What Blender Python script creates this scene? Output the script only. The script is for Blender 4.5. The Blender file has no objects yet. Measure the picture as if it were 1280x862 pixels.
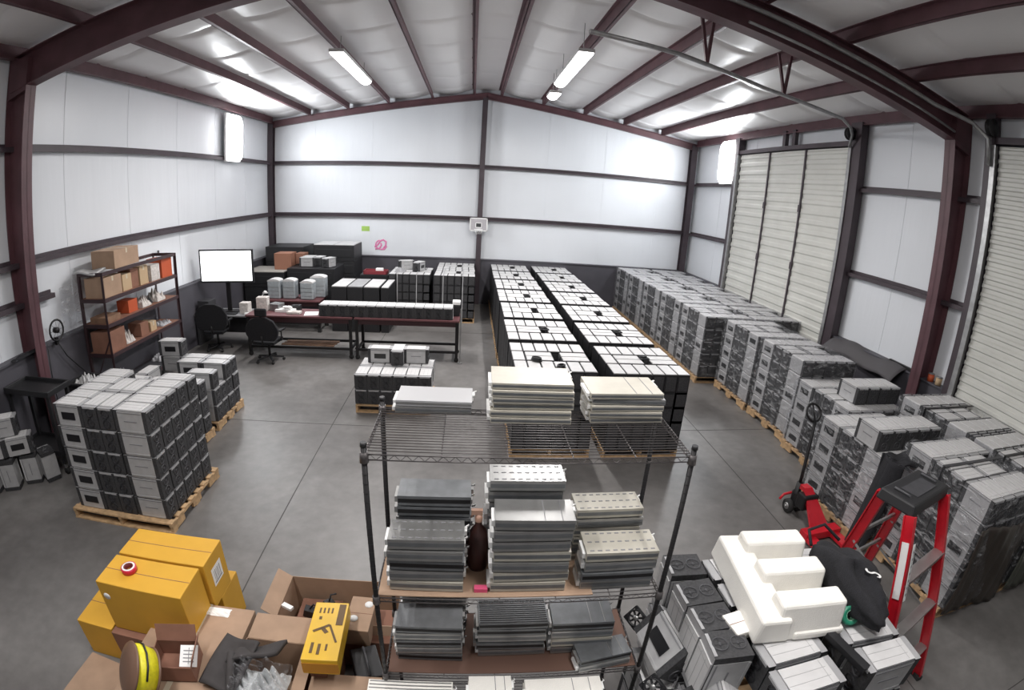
import bpy, math, random
from mathutils import Vector, Matrix
R = math.radians
C = bpy.context.scene.collection
rnd = random.Random(7)

# ------------------------------------------------------------------ materials
MATS = {}
def mat(name, col, rough=.6, metal=0., noise=0., nscale=8., bump=0., bscale=20., emit=0., spec=.5, coat=0., col2=None):
    if name in MATS: return MATS[name]
    m = bpy.data.materials.new(name); m.use_nodes = True
    nt = m.node_tree; b = nt.nodes['Principled BSDF']
    b.inputs['Base Color'].default_value = (*col, 1); b.inputs['Roughness'].default_value = rough
    b.inputs['Metallic'].default_value = metal; b.inputs['Specular IOR Level'].default_value = spec
    b.inputs['Coat Weight'].default_value = coat
    if emit:
        b.inputs['Emission Color'].default_value = (*col, 1); b.inputs['Emission Strength'].default_value = emit
    tc = None
    if noise or bump:
        tc = nt.nodes.new('ShaderNodeTexCoord')
    if noise:
        n = nt.nodes.new('ShaderNodeTexNoise'); n.inputs['Scale'].default_value = nscale; n.inputs['Detail'].default_value = 5
        nt.links.new(tc.outputs['Object'], n.inputs['Vector'])
        r = nt.nodes.new('ShaderNodeValToRGB')
        c2 = col2 or tuple(max(0, c*(1-noise)) for c in col); c1 = tuple(min(1, c*(1+noise*.6)) for c in col)
        r.color_ramp.elements[0].position = .3; r.color_ramp.elements[1].position = .7
        r.color_ramp.elements[0].color = (*c2, 1); r.color_ramp.elements[1].color = (*c1, 1)
        nt.links.new(n.outputs['Fac'], r.inputs['Fac']); nt.links.new(r.outputs['Color'], b.inputs['Base Color'])
    if bump:
        n2 = nt.nodes.new('ShaderNodeTexNoise'); n2.inputs['Scale'].default_value = bscale; n2.inputs['Detail'].default_value = 4
        nt.links.new(tc.outputs['Object'], n2.inputs['Vector'])
        bp = nt.nodes.new('ShaderNodeBump'); bp.inputs['Strength'].default_value = bump; bp.inputs['Distance'].default_value = .02
        nt.links.new(n2.outputs['Fac'], bp.inputs['Height']); nt.links.new(bp.outputs['Normal'], b.inputs['Normal'])
    MATS[name] = m
    return m

steel   = mat('red_oxide_steel', (.105,.046,.055), .5, 0, .25, 3)
steel_d = mat('dark_girt_steel', (.055,.040,.048), .5, 0, .2, 3)
base_m  = mat('wainscot_grey', (.075,.072,.085), .55, 0, .15, 2)
door_m  = mat('door_cream', (.60,.60,.56), .45, 0, .06, 2)
galv    = mat('galvanised', (.35,.35,.35), .4, .7, .2, 10)
blackm  = mat('black_metal', (.015,.014,.015), .45, .3)
blackp  = mat('black_plastic', (.016,.016,.018), .5)
blackf  = mat('black_fabric', (.013,.013,.016), .95, 0, .3, 30, .3, 120)
darkg   = mat('dark_grey_plastic', (.045,.045,.05), .5, 0, .2, 15)
silver  = mat('silver_panel', (.50,.50,.505), .42, .35, .10, 12)
white_t = mat('white_cover', (.62,.615,.615), .45, 0, .07, 9)
grey_t  = mat('grey_cover', (.42,.42,.43), .45, .2, .12, 9)
fan_d   = mat('fan_black', (.042,.042,.045), .6, 0, .45, 60)
slot_b  = mat('label_black', (.010,.010,.012), .35)
print_g = mat('printed_grey', (.22,.22,.23), .6)
wood    = mat('pallet_wood', (.50,.33,.18), .8, 0, .3, 14)
card    = mat('cardboard', (.40,.27,.185), .85, 0, .12, 6)
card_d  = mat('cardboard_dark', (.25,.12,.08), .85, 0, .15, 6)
yel     = mat('yellow_carton', (.66,.36,.035), .55, 0, .06, 4)
yel2    = mat('bright_yellow', (.78,.47,.02), .4, 0, .05, 8)
red     = mat('red_paint', (.55,.012,.025), .35, 0, .12, 9)
redd    = mat('dark_red', (.16,.02,.025), .5)
wiregrey = mat('wire_grey', (.13,.12,.12), .4, .6)
lightgrey = mat('light_grey_plate', (.42,.42,.43), .45)
foamw   = mat('white_foam', (.84,.82,.77), .8, 0, .04, 10, .15, 150)
creamp  = mat('cream_plate', (.50,.475,.41), .45, .1, .08, 12)
alu     = mat('aluminium', (.38,.38,.375), .35, .7, .12, 10)
alud    = mat('aluminium_dark', (.20,.21,.22), .4, .5, .2, 12)
rubber  = mat('rubber', (.02,.02,.02), .8)
whitep  = mat('white_paper', (.85,.85,.84), .6)
green   = mat('green_tape', (.02,.22,.13), .4)
yelc    = mat('yellow_cord', (.75,.68,.02), .45, 0, .15, 40)
tape    = mat('clear_tape', (.55,.48,.36), .3)

def film_mat():
    m = bpy.data.materials.new('stretch_film'); m.use_nodes = True; nt = m.node_tree
    nt.nodes.remove(nt.nodes['Principled BSDF']); out = nt.nodes['Material Output']
    tr = nt.nodes.new('ShaderNodeBsdfTransparent'); tr.inputs[0].default_value = (.93,.93,.94,1)
    gl = nt.nodes.new('ShaderNodeBsdfPrincipled'); gl.inputs['Base Color'].default_value = (.75,.76,.78,1); gl.inputs['Roughness'].default_value = .13
    mx = nt.nodes.new('ShaderNodeMixShader'); tc = nt.nodes.new('ShaderNodeTexCoord')
    mp = nt.nodes.new('ShaderNodeMapping'); mp.inputs['Scale'].default_value = (1.2, 1.2, 3.2); mp.inputs['Rotation'].default_value = (.5, .35, 0)
    n = nt.nodes.new('ShaderNodeTexNoise'); n.inputs['Scale'].default_value = 4.5; n.inputs['Detail'].default_value = 5; n.inputs['Distortion'].default_value = 1.5
    nt.links.new(tc.outputs['Object'], mp.inputs[0]); nt.links.new(mp.outputs[0], n.inputs['Vector'])
    r = nt.nodes.new('ShaderNodeValToRGB'); r.color_ramp.elements[0].position = .5; r.color_ramp.elements[1].position = .82
    r.color_ramp.elements[0].color = (.05,.05,.05,1); r.color_ramp.elements[1].color = (.62,.62,.62,1)
    nt.links.new(n.outputs['Fac'], r.inputs[0]); nt.links.new(r.outputs[0], mx.inputs[0])
    nt.links.new(tr.outputs[0], mx.inputs[1]); nt.links.new(gl.outputs[0], mx.inputs[2]); nt.links.new(mx.outputs[0], out.inputs[0])
    bp = nt.nodes.new('ShaderNodeBump'); bp.inputs['Strength'].default_value = 1.; bp.inputs['Distance'].default_value = .09
    nt.links.new(n.outputs['Fac'], bp.inputs['Height']); nt.links.new(bp.outputs[0], gl.inputs['Normal'])
    return m
film = film_mat()

def insulation(name, col, sx, sy, sz, bump):
    m = bpy.data.materials.new(name); m.use_nodes = True; nt = m.node_tree; b = nt.nodes['Principled BSDF']
    b.inputs['Roughness'].default_value = .36; b.inputs['Specular IOR Level'].default_value = .5
    tc = nt.nodes.new('ShaderNodeTexCoord'); mp = nt.nodes.new('ShaderNodeMapping'); mp.inputs['Scale'].default_value = (sx, sy, sz)
    n = nt.nodes.new('ShaderNodeTexNoise'); n.inputs['Scale'].default_value = 1.; n.inputs['Detail'].default_value = 4
    nt.links.new(tc.outputs['Object'], mp.inputs[0]); nt.links.new(mp.outputs[0], n.inputs['Vector'])
    bp = nt.nodes.new('ShaderNodeBump'); bp.inputs['Strength'].default_value = bump; bp.inputs['Distance'].default_value = .03
    nt.links.new(n.outputs['Fac'], bp.inputs['Height']); nt.links.new(bp.outputs[0], b.inputs['Normal'])
    n3 = nt.nodes.new('ShaderNodeTexNoise'); n3.inputs['Scale'].default_value = .5; nt.links.new(tc.outputs['Object'], n3.inputs['Vector'])
    r = nt.nodes.new('ShaderNodeValToRGB'); r.color_ramp.elements[0].position = .35; r.color_ramp.elements[1].position = .7
    r.color_ramp.elements[0].color = (*[c*.93 for c in col], 1); r.color_ramp.elements[1].color = (*col, 1)
    nt.links.new(n3.outputs['Fac'], r.inputs[0]); nt.links.new(r.outputs[0], b.inputs['Base Color'])
    return m
ins_wall = insulation('white_vinyl_insulation', (.74,.765,.80), 2.2, 2.2, .35, .5)
ins_roof = insulation('roof_vinyl_insulation', (.82,.81,.81), 1.5, .8, 1.5, .5)

def floor_mat():
    m = bpy.data.materials.new('concrete_floor'); m.use_nodes = True; nt = m.node_tree; b = nt.nodes['Principled BSDF']
    tc = nt.nodes.new('ShaderNodeTexCoord')
    n = nt.nodes.new('ShaderNodeTexNoise'); n.inputs['Scale'].default_value = .7; n.inputs['Detail'].default_value = 8; n.inputs['Roughness'].default_value = .62
    n2 = nt.nodes.new('ShaderNodeTexNoise'); n2.inputs['Scale'].default_value = 7; n2.inputs['Detail'].default_value = 6
    for q in (n, n2): nt.links.new(tc.outputs['Object'], q.inputs['Vector'])
    r = nt.nodes.new('ShaderNodeValToRGB'); e = r.color_ramp.elements
    e[0].position = .3; e[0].color = (.105,.098,.094,1); e[1].position = .72; e[1].color = (.215,.207,.20,1)
    r2 = nt.nodes.new('ShaderNodeValToRGB'); e = r2.color_ramp.elements
    e[0].position = .3; e[0].color = (.86,.86,.86,1); e[1].position = .75; e[1].color = (1.1,1.1,1.1,1)
    mx = nt.nodes.new('ShaderNodeMix'); mx.data_type = 'RGBA'; mx.blend_type = 'MULTIPLY'; mx.inputs[0].default_value = 1
    nt.links.new(n.outputs['Fac'], r.inputs[0]); nt.links.new(n2.outputs['Fac'], r2.inputs[0])
    nt.links.new(r.outputs[0], mx.inputs[6]); nt.links.new(r2.outputs[0], mx.inputs[7]); nt.links.new(mx.outputs[2], b.inputs['Base Color'])
    rr = nt.nodes.new('ShaderNodeMapRange'); rr.inputs[3].default_value = .28; rr.inputs[4].default_value = .5
    nt.links.new(n.outputs['Fac'], rr.inputs[0]); nt.links.new(rr.outputs[0], b.inputs['Roughness'])
    bp = nt.nodes.new('ShaderNodeBump'); bp.inputs['Strength'].default_value = .12; bp.inputs['Distance'].default_value = .01
    nt.links.new(n2.outputs['Fac'], bp.inputs['Height']); nt.links.new(bp.outputs[0], b.inputs['Normal'])
    return m

# ------------------------------------------------------------------ mesh builder
class MB:
    def __init__(s): s.v = []; s.f = []; s.m = []; s.sm = []
    def poly(s, pts, mi=0):
        b = len(s.v); s.v += [tuple(p) for p in pts]; s.f.append(tuple(range(b, b+len(pts)))); s.m.append(mi); s.sm.append(0); return s
    def box(s, c, d, mi=0, rz=0, rot=None, top=None, taper=None):
        M = rot if rot is not None else Matrix.Rotation(rz, 3, 'Z'); b = len(s.v); c = Vector(c)
        for z in (-.5, .5):
            k = (taper or (1, 1)) if z > 0 else (1, 1)
            for x, y in ((-.5,-.5),(.5,-.5),(.5,.5),(-.5,.5)):
                s.v.append(tuple(c + M @ Vector((x*d[0]*k[0], y*d[1]*k[1], z*d[2]))))
        for i, f in enumerate(((0,3,2,1),(4,5,6,7),(0,1,5,4),(1,2,6,5),(2,3,7,6),(3,0,4,7))):
            s.f.append(tuple(b+j for j in f)); s.m.append(top if (top is not None and i == 1) else mi); s.sm.append(0)
        return s
    def bar(s, p, q, w, h, mi=0, up=(0,0,1)):
        p, q = Vector(p), Vector(q); d = q-p; L = d.length; x = d.normalized(); u = Vector(up)
        if abs(x.dot(u)) > .98: u = Vector((0,1,0))
        y = u.cross(x).normalized(); z = x.cross(y)
        return s.box((p+q)/2, (L, w, h), mi, rot=Matrix((x, y, z)).transposed())
    def tube(s, pts, r, n=8, mi=0, closed=False, cap=True):
        pts = [Vector(p) for p in pts]; N = len(pts); rs = r if isinstance(r, (list, tuple)) else [r]*N; rings = []; pu = None
        for i, p in enumerate(pts):
            a = pts[(i-1) % N] if (i or closed) else p; c = pts[(i+1) % N] if (i < N-1 or closed) else p
            t = (c-a).normalized()
            u = pu if pu is not None else (Vector((0,0,1)) if abs(t.z) < .9 else Vector((1,0,0)))
            u = (u - t*u.dot(t)).normalized(); pu = u; w = t.cross(u); b = len(s.v)
            for k in range(n):
                A = 2*math.pi*k/n; s.v.append(tuple(p + (u*math.cos(A) + w*math.sin(A))*rs[i]))
            rings.append(b)
        for i in range(N if closed else N-1):
            a, b = rings[i], rings[(i+1) % N]
            for k in range(n):
                s.f.append((a+k, a+(k+1) % n, b+(k+1) % n, b+k)); s.m.append(mi); s.sm.append(1)
        if cap and not closed:
            s.f.append(tuple(rings[0]+k for k in range(n))[::-1]); s.m.append(mi); s.sm.append(0)
            s.f.append(tuple(rings[-1]+k for k in range(n))); s.m.append(mi); s.sm.append(0)
        return s
    def lathe(s, prof, n=24, c=(0,0,0), mi=0, M=None):
        rings = []; c = Vector(c)
        for r, z in prof:
            b = len(s.v)
            for k in range(n):
                A = 2*math.pi*k/n; v = Vector((r*math.cos(A), r*math.sin(A), z))
                s.v.append(tuple(c + (M @ v if M is not None else v)))
            rings.append(b)
        for a, b in zip(rings, rings[1:]):
            for k in range(n):
                s.f.append((a+k, a+(k+1) % n, b+(k+1) % n, b+k)); s.m.append(mi); s.sm.append(1)
        return s
    def prism(s, pts, z0, z1, mi=0, M=None, loc=(0,0,0)):
        n = len(pts); b = len(s.v); loc = Vector(loc)
        for z in (z0, z1):
            for x, y in pts:
                v = Vector((x, y, z)); s.v.append(tuple(loc + (M @ v if M is not None else v)))
        s.f.append(tuple(range(b, b+n))[::-1]); s.f.append(tuple(range(b+n, b+2*n))); s.m += [mi]*2; s.sm += [0]*2
        for i in range(n):
            j = (i+1) % n; s.f.append((b+i, b+j, b+n+j, b+n+i)); s.m.append(mi); s.sm.append(0)
        return s
    def grid(s, fn, nu, nv, mi=0, smooth=1):
        b = len(s.v)
        for i in range(nu+1):
            for j in range(nv+1): s.v.append(tuple(fn(i/nu, j/nv)))
        for i in range(nu):
            for j in range(nv):
                a = b+i*(nv+1)+j; s.f.append((a, a+nv+1, a+nv+2, a+1)); s.m.append(mi); s.sm.append(smooth)
        return s
    def mesh(s, name, mats):
        me = bpy.data.meshes.new(name); me.from_pydata(s.v, [], s.f)
        for m in (mats if isinstance(mats, (list, tuple)) else [mats]): me.materials.append(m)
        me.polygons.foreach_set('material_index', s.m); me.polygons.foreach_set('use_smooth', [bool(x) for x in s.sm])
        me.update(); return me
    def ob(s, name, mats, parent=None, loc=None, rot=None, bevel=0):
        return put(name, s.mesh(name, mats), parent, loc, rot, bevel)

def put(name, me, parent=None, loc=None, rot=None, bevel=0):
    o = bpy.data.objects.new(name, me); C.objects.link(o)
    if parent: o.parent = parent
    if loc: o.location = loc
    if rot: o.rotation_euler = rot
    if bevel:
        b = o.modifiers.new('bevel', 'BEVEL'); b.width = bevel; b.segments = 2; b.limit_method = 'ANGLE'
    return o
def tag(o, label, cat, group=None, kind=None):
    o['label'] = label; o['category'] = cat
    if group: o['group'] = group
    if kind: o['kind'] = kind
    return o
def thing(name, label, cat, loc=(0,0,0), rz=0, group=None):
    o = bpy.data.objects.new(name, None); C.objects.link(o); o.empty_display_size = .1
    o.location = loc; o.rotation_euler = (0,0,rz) if not isinstance(rz, tuple) else rz
    return tag(o, label, cat, group)
def struct(o):
    o['kind'] = 'structure'; return o
tn = [0]
def trim(mb, m, label, cat='structure'):
    tn[0] += 1; o = mb.ob(f'trim_{tn[0]}', m); o['label'] = label; return struct(o)
def dup(root, loc, rz=0, label=None, group=None, skip=()):
    r = root.copy(); C.objects.link(r); r.location = loc; r.rotation_euler = (0,0,rz) if not isinstance(rz, tuple) else rz
    if label: r['label'] = label
    if group: r['group'] = group
    for ch in root.children:
        if ch.name.split('.')[0] in skip: continue
        c = ch.copy(); C.objects.link(c); c.parent = r
        for g in ch.children:
            d = g.copy(); C.objects.link(d); d.parent = c
    return r
ORD = ['first','second','third','fourth','fifth','sixth','seventh','eighth','ninth','tenth','eleventh','twelfth','thirteenth','fourteenth','fifteenth','sixteenth']

# ------------------------------------------------------------------ room
XL, XR, XM, YB, YF = -6.5, 7.29, .30, 16.2, -4.2
E0, R0 = 5.70, 6.69
def roofz(x): return R0-(R0-E0)*((XM-x)/(XM-XL) if x < XM else (x-XM)/(XR-XM))
g1, g2, WZ, YC = 2.77, 4.415, 1.45, 5.8
PT = .2   # purlin depth

fl = MB(); fl.box((.4, 6, -.1), (15, 21.5, .2)); floor = struct(fl.ob('floor', floor_mat()))
j = MB()
for x in (-2.1, 3.9): j.box((x, 6, .0008), (.012, 20, .0012))
for y in (1.2, 7.1, 12.6): j.box((.4, y, .0008), (13.6, .012, .0012))
trim(j, mat('joint_sealant', (.05,.048,.045), .7), 'thin control joints sawn in the concrete floor')

def wallx(name, X, sgn):   # side walls: white vinyl skin with seams standing proud
    w = MB(); w.box((X+sgn*.22, (YF+YB)/2, (E0+.3)/2), (.2, YB-YF+.6, E0+.3))
    y = YF+.3
    while y < YB:
        w.box((X+sgn*.118, y, 3.6), (.008, .03, 4.3)); y += 1.83
    return struct(w.ob(name, ins_wall))
wallx('wall_left', XL, -1); wallx('wall_right', XR, 1)
for nm, Y, s in (('wall_back', YB, 1), ('wall_front', YF, -1)):
    w = MB(); pts = [(XL-.3, 0), (XR+.3, 0), (XR+.3, E0+.3), (XM, R0+.35), (XL-.3, E0+.3)]
    w.prism([(x, z) for x, z in pts], Y+s*.12, Y+s*.32, 0, Matrix(((1,0,0),(0,0,1),(0,1,0))))
    x = XL+1.4
    while x < XR:
        w.box((x, Y+s*.118, (1.4+roofz(x))/2), (.03, .008, roofz(x)-1.4)); x += 1.86
    struct(w.ob(nm, ins_wall))
# dark wainscot
for nm, c, d in (('baseboard_left', (XL-.04, (YF+YB)/2, WZ/2), (.14, YB-YF, WZ)), ('baseboard_back', ((XL+XR)/2, YB+.04, WZ/2), (XR-XL, .14, WZ)),
                 ('baseboard_front', ((XL+XR)/2, YF-.04, WZ/2), (XR-XL, .14, WZ))):
    b = MB().box(c, d); cc = list(c); 
    cap = list(c); cap[2] = WZ+.015; dd = list(d); dd[2] = .03; k = 0 if d[0] < 1 else 1; dd[k] += .06
    b.box(cap, dd); struct(b.ob(nm, base_m))
b = MB(); b.box((XR+.04, (5.15+8.35)/2, WZ/2), (.14, 3.2, WZ)); b.box((XR+.03, (5.15+8.35)/2, WZ+.015), (.2, 3.2, .03))
b.box((XR+.04, (13.2+YB)/2, WZ/2), (.14, 3., WZ)); b.box((XR+.04, (YF+.3)/2, WZ/2), (.14, .3-YF, WZ)); struct(b.ob('baseboard_right', base_m))

# roof insulation, sagging between purlins and creased across at each blanket seam
PX = [-5.22, -3.98, -2.72, -1.39, -.13, .71, 2.02, 3.35, 4.67, 5.98]
lines = [XL-.15]+PX+[XR+.15]
def roof_pt(u, v):
    seg = u*(len(lines)-1); i = min(int(seg), len(lines)-2); f = seg-i
    x = lines[i]*(1-f)+lines[i+1]*f; y = YF-.3+(YB-YF+.6)*v
    sag = math.sin(math.pi*f)*.085*min(1, (lines[i+1]-lines[i])/1.2)
    fy = (y/1.55) % 1.0; cr = abs(2*fy-1); sag *= 1.1-.85*cr**16
    z = roofz(x)+PT-sag
    return (x, y, z)
cl = MB().grid(roof_pt, 88, 300); ceil = struct(cl.ob('ceiling', ins_roof))
top = MB(); 
for xa, xb in ((XL-.4, XM), (XM, XR+.4)):
    za, zb = roofz(xa)+.42, roofz(xb)+.42
    top.prism([(xa, za), (xb, zb), (xb, zb+.06), (xa, za+.06)], YF-.5, YB+.5, 0, Matrix(((1,0,0),(0,0,1),(0,1,0))))
trim(top, galv, 'outer metal roof above the insulation')
for i, x in enumerate(PX):   # Z purlins
    z = roofz(x); p = MB(); L = YB-YF; y = (YB+YF)/2
    p.box((x, y, z+PT/2), (.022, L, PT)); p.box((x+.032, y, z+.008), (.075, L, .016)); p.box((x-.032, y, z+PT-.008), (.075, L, .016))
    trim(p, steel, f'dark red steel roof purlin, {ORD[i]} from the left eave')
for X, nm, s in ((XL, 'left', 1), (XR, 'right', -1)):
    p = MB(); L = YB-YF; y = (YB+YF)/2
    p.box((X, y, E0+.07), (.03, L, .24)); p.box((X+s*.04, y, E0-.04), (.11, L, .02)); trim(p, steel, f'dark red eave strut along the {nm} wall')

# girts
def girt(a, b, lab):
    a, b = Vector(a), Vector(b); g = MB(); along = (b-a)
    if abs(along.x) > abs(along.y):
        s = 1 if a.y > 5 else -1; c = (a+b)/2; g.box((c.x, c.y+s*.07, c.z), (along.length, .16, .018)); g.box((c.x, c.y, c.z-.03), (along.length, .02, .07)); g.box((c.x, c.y+s*.1, c.z+.03),(along.length,.03,.06))
    else:
        s = 1 if a.x > 0 else -1; c = (a+b)/2; g.box((c.x+s*.07, c.y, c.z), (.16, along.length, .018)); g.box((c.x, c.y, c.z-.03), (.02, along.length, .07)); g.box((c.x+s*.1, c.y, c.z+.03),(.03,along.length,.06))
    trim(g, steel_d, lab)
for z, w in ((g1, 'lower'), (g2, 'upper')):
    girt((XL, YC, z), (XL, YB, z), f'{w} steel wall girt along the left wall beyond the frame')
    girt((XL, YF, z), (XL, YC, z), f'{w} steel wall girt on the left wall nearer than the frame')
    girt((XL, YB, z), (.25, YB, z), f'{w} steel girt on the back wall left of the middle post')
    girt((.25, YB, z), (XR, YB, z), f'{w} steel girt on the back wall right of the middle post')
    girt((XR, YC, z), (XR, 8.4, z), f'{w} steel girt on the right wall between frame and far door')
    girt((XR, 5.15, z), (XR, YC, z), f'short {w} steel girt between frame and near door on the right wall')
    girt((XR, 13.2, z), (XR, YB, z), f'{w} steel girt on the right wall by the back corner')
girt((XL, YF, 2.19), (XL, 6.5, 2.19), 'low short girt ending on the left wall near the shelving')

# frames
def ibar(p, q, d0, d1, fw, lab):   # tapered I member between top points p,q ; web hangs perpendicular in the XZ plane
    p, q = Vector(p), Vector(q); t = (q-p).normalized(); n = Vector((t.z, 0, -t.x)) if t.x != 0 else Vector((1,0,0))
    if n.z > 0: n = -n
    m = MB()
    def quad(a0, a1, b0, b1, w):
        m.prism([(a0.x,a0.z),(a1.x,a1.z),(b1.x,b1.z),(b0.x,b0.z)], p.y-w/2, p.y+w/2, 0, Matrix(((1,0,0),(0,0,1),(0,1,0))))
    P0, P1 = p+n*d0, q+n*d1
    quad(p, q, P0, P1, .014); quad(p, q, p+n*.016, q+n*.016, fw); quad(P0-n*.016, P1-n*.016, P0, P1, fw)
    trim(m, steel, lab)
for Y, nm in ((YC, 'main'), (YF+.15, 'front')):
    ibar((XL-.1, Y, roofz(XL)-.0), (XM, Y, R0), .52, .36, .22, f'dark red tapered roof rafter left half of the {nm} frame')
    ibar((XM, Y, R0), (XR+.1, Y, roofz(XR)), .36, .52, .22, f'dark red tapered roof rafter right half of the {nm} frame')
    for X, s, side in ((XL, 1, 'left'), (XR, -1, 'right')):
        m = MB(); Zt = E0; Mx = Matrix(((1,0,0),(0,0,1),(0,1,0)))
        xo = X-s*.1; xi0, xi1 = X+s*.16, X+s*.34
        for (a, b, c, d, w) in (((xo,0),(xi0,0),(xi1,Zt-.4),(xo,Zt+.05),.014), ((xo,0),(xo+s*.016,0),(xo+s*.016,Zt+.05),(xo,Zt+.05),.22), ((xi0-s*.016,0),(xi0,0),(xi1,Zt-.4),(xi1-s*.016,Zt-.4),.22)):
            m.prism([a,b,c,d], Y-w/2, Y+w/2, 0, Mx)
        m.prism([(xo, Zt-.62), (xi1-s*.02, Zt-.52), (xi1-s*.02, Zt-.05), (xo, Zt-.02)], Y-.1, Y+.1, 0, Mx)
        m.box((X+s*.04, Y, .008), (.3, .26, .016)); trim(m, steel, f'dark red steel column on the {side} wall of the {nm} frame')
ibar((XL-.05, YB-.02, roofz(XL)+.02), (XM, YB-.02, R0+.02), .2, .2, .14, 'gable rafter left half on the back wall')
ibar((XM, YB-.02, R0+.02), (XR+.05, YB-.02, roofz(XR)+.02), .2, .2, .14, 'gable rafter right half on the back wall')
for x, h, w, nm in ((.25, R0-.15, .16, 'middle'), (XL-.04, E0, .2, 'left corner'), (XR-.12, E0, .2, 'right corner')):
    p = MB(); p.box((x, YB, h/2), (.014, .2, h)); p.box((x, YB-.1, h/2), (w, .014, h)); p.box((x, YB+.09, h/2), (w, .014, h)); trim(p, steel_d, f'steel post at the {nm} of the back wall')

# overhead doors on the right wall
def oh_door(n, y0, y1, ztop, X=XR-.06, stiles=2, step=.13, per=5):
    d = bpy.data.objects.new(f'door_{n}', None); C.objects.link(d); struct(d); d['label'] = 'white ribbed overhead sectional door'
    m = MB(); prof = []; z = 0; k = 0; L = y1-y0
    while z < ztop-.01:
        hz = min(step, ztop-z)
        if k % per == per-1:   # section joint
            m.box((X+.01, (y0+y1)/2, z+hz*.9), (.02, L, hz*.2))
        m.box((X+.02, (y0+y1)/2, z+hz/2), (.02, L, hz))
        m.prism([(X+.012, z+hz*.18), (X-.012, z+hz*.34), (X-.012, z+hz*.66), (X+.012, z+hz*.82)], y0, y1, 0, Matrix(((1,0,0),(0,0,1),(0,1,0))))
        z += step; k += 1
    m.ob('door_panel', door_m, d)
    for i in range(1, stiles+1):
        yy = y0+L*i/(stiles+1); s = MB().box((X-.025, yy, ztop/2), (.03, .05, ztop)); 
        for zz in (1.3,2.6,3.9): s.box((X-.035, yy, zz), (.04, .08, .16))
        s.ob('stile', steel_d, d)
    for yy in (y0-.06, y1+.06):
        t = MB().box((X-.04, yy, ztop/2), (.09, .05, ztop)); t.box((X-.09, yy, ztop/2), (.014, .09, ztop))
        for zz in (1.0,2.0,3.0,4.0,5.0): t.box((X-.02, yy, zz), (.14, .03, .07))
        t.ob('door_track', galv, d)
    return d
oh_door(1, 8.55, 13.05, 5.22, step=.22, per=4); oh_door(2, .5, 5.0, 5.22, stiles=2)
for y, w, nm in ((8.36, .26, 'near jamb of the far overhead door'), (13.22, .16, 'far jamb of the far overhead door'), (5.15, .12, 'far jamb of the near overhead door'), (.35, .2, 'near jamb of the near overhead door')):
    p = MB().box((XR-.02, y, E0/2), (.2, w, E0)); p.box((XR-.12, y, E0/2),(.02, w+.06, E0)); trim(p, steel_d, nm+', dark steel')
for a, b, nm in ((8.4, 13.2, 'far'), (.4, 5.1, 'near')):
    p = MB().box((XR-.02, (a+b)/2, 5.3), (.16, b-a, .1)); trim(p, steel_d, f'steel header over the {nm} overhead door')
    for yy in ((a+b)/2-.2, (a+b)/2+.2) if nm == 'far' else ((a+b)/2,):
        trim(MB().box((XR-.03, yy, 5.52), (.1, .12, .4)), steel_d, f'short post above the {nm} overhead door at {"left" if yy<(a+b)/2 else "right"}')
def track(n, pts, lab, r=.03):
    trim(MB().tube(pts, r, 8), galv, lab)
track(1, [(XR-.2,8.45,5.2),(XR-.28,8.3,5.42),(XR-.5,8.1,5.5),(6.17,7.6,5.5),(4.1,6.9,5.5),(2.4,6.1,5.5),(1.2,5.75,5.5)], 'long thin pipe running from the door corner up under the roof')
for x, y in ((4.55, 7.05), (2.9, 6.35)):
    h = MB().bar((x, y, 5.5), (x+.1, y, roofz(x)+.05), .04, .04); h.bar((x, y, 5.5), (x-.12, y+.02, roofz(x)+.05), .04, .04); trim(h, steel, f'small steel hanger holding the roof pipe at {"right" if x>4 else "left"}')
track(2, [(XR-.2,5.1,4.9),(XR-.22,5.12,5.3),(XR-.35,5.35,5.5),(6.3,5.6,5.62),(4.67,5.66,5.90),(3.28,5.66,6.12),(1.6,5.66,6.35)], 'galvanised conduit climbing along the main rafter', .035)
track(3, [(XR-.42,5.64,5.35),(6.0,5.64,5.50),(4.6,5.64,5.70),(3.1,5.64,5.93)], 'second thin conduit strapped under the rafter', .02)
for y, nm in ((8.42, 'far'), (5.06, 'near')):   # winding drum
    M = Matrix.Rotation(R(90), 3, 'X'); t = thing('cable_drum', f'small round cable drum above the {nm} overhead door corner', 'drum', (XR-.22, y, 5.46))
    MB().lathe([(.0,-.05),(.13,-.05),(.13,-.03),(.09,-.02),(.09,.02),(.13,.03),(.13,.05),(0,.05)], 16, M=M).ob('spool', blackm, t)
    MB().box((.12, .06, 0), (.2, .02, .26)).ob('bracket', galv, t)
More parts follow.
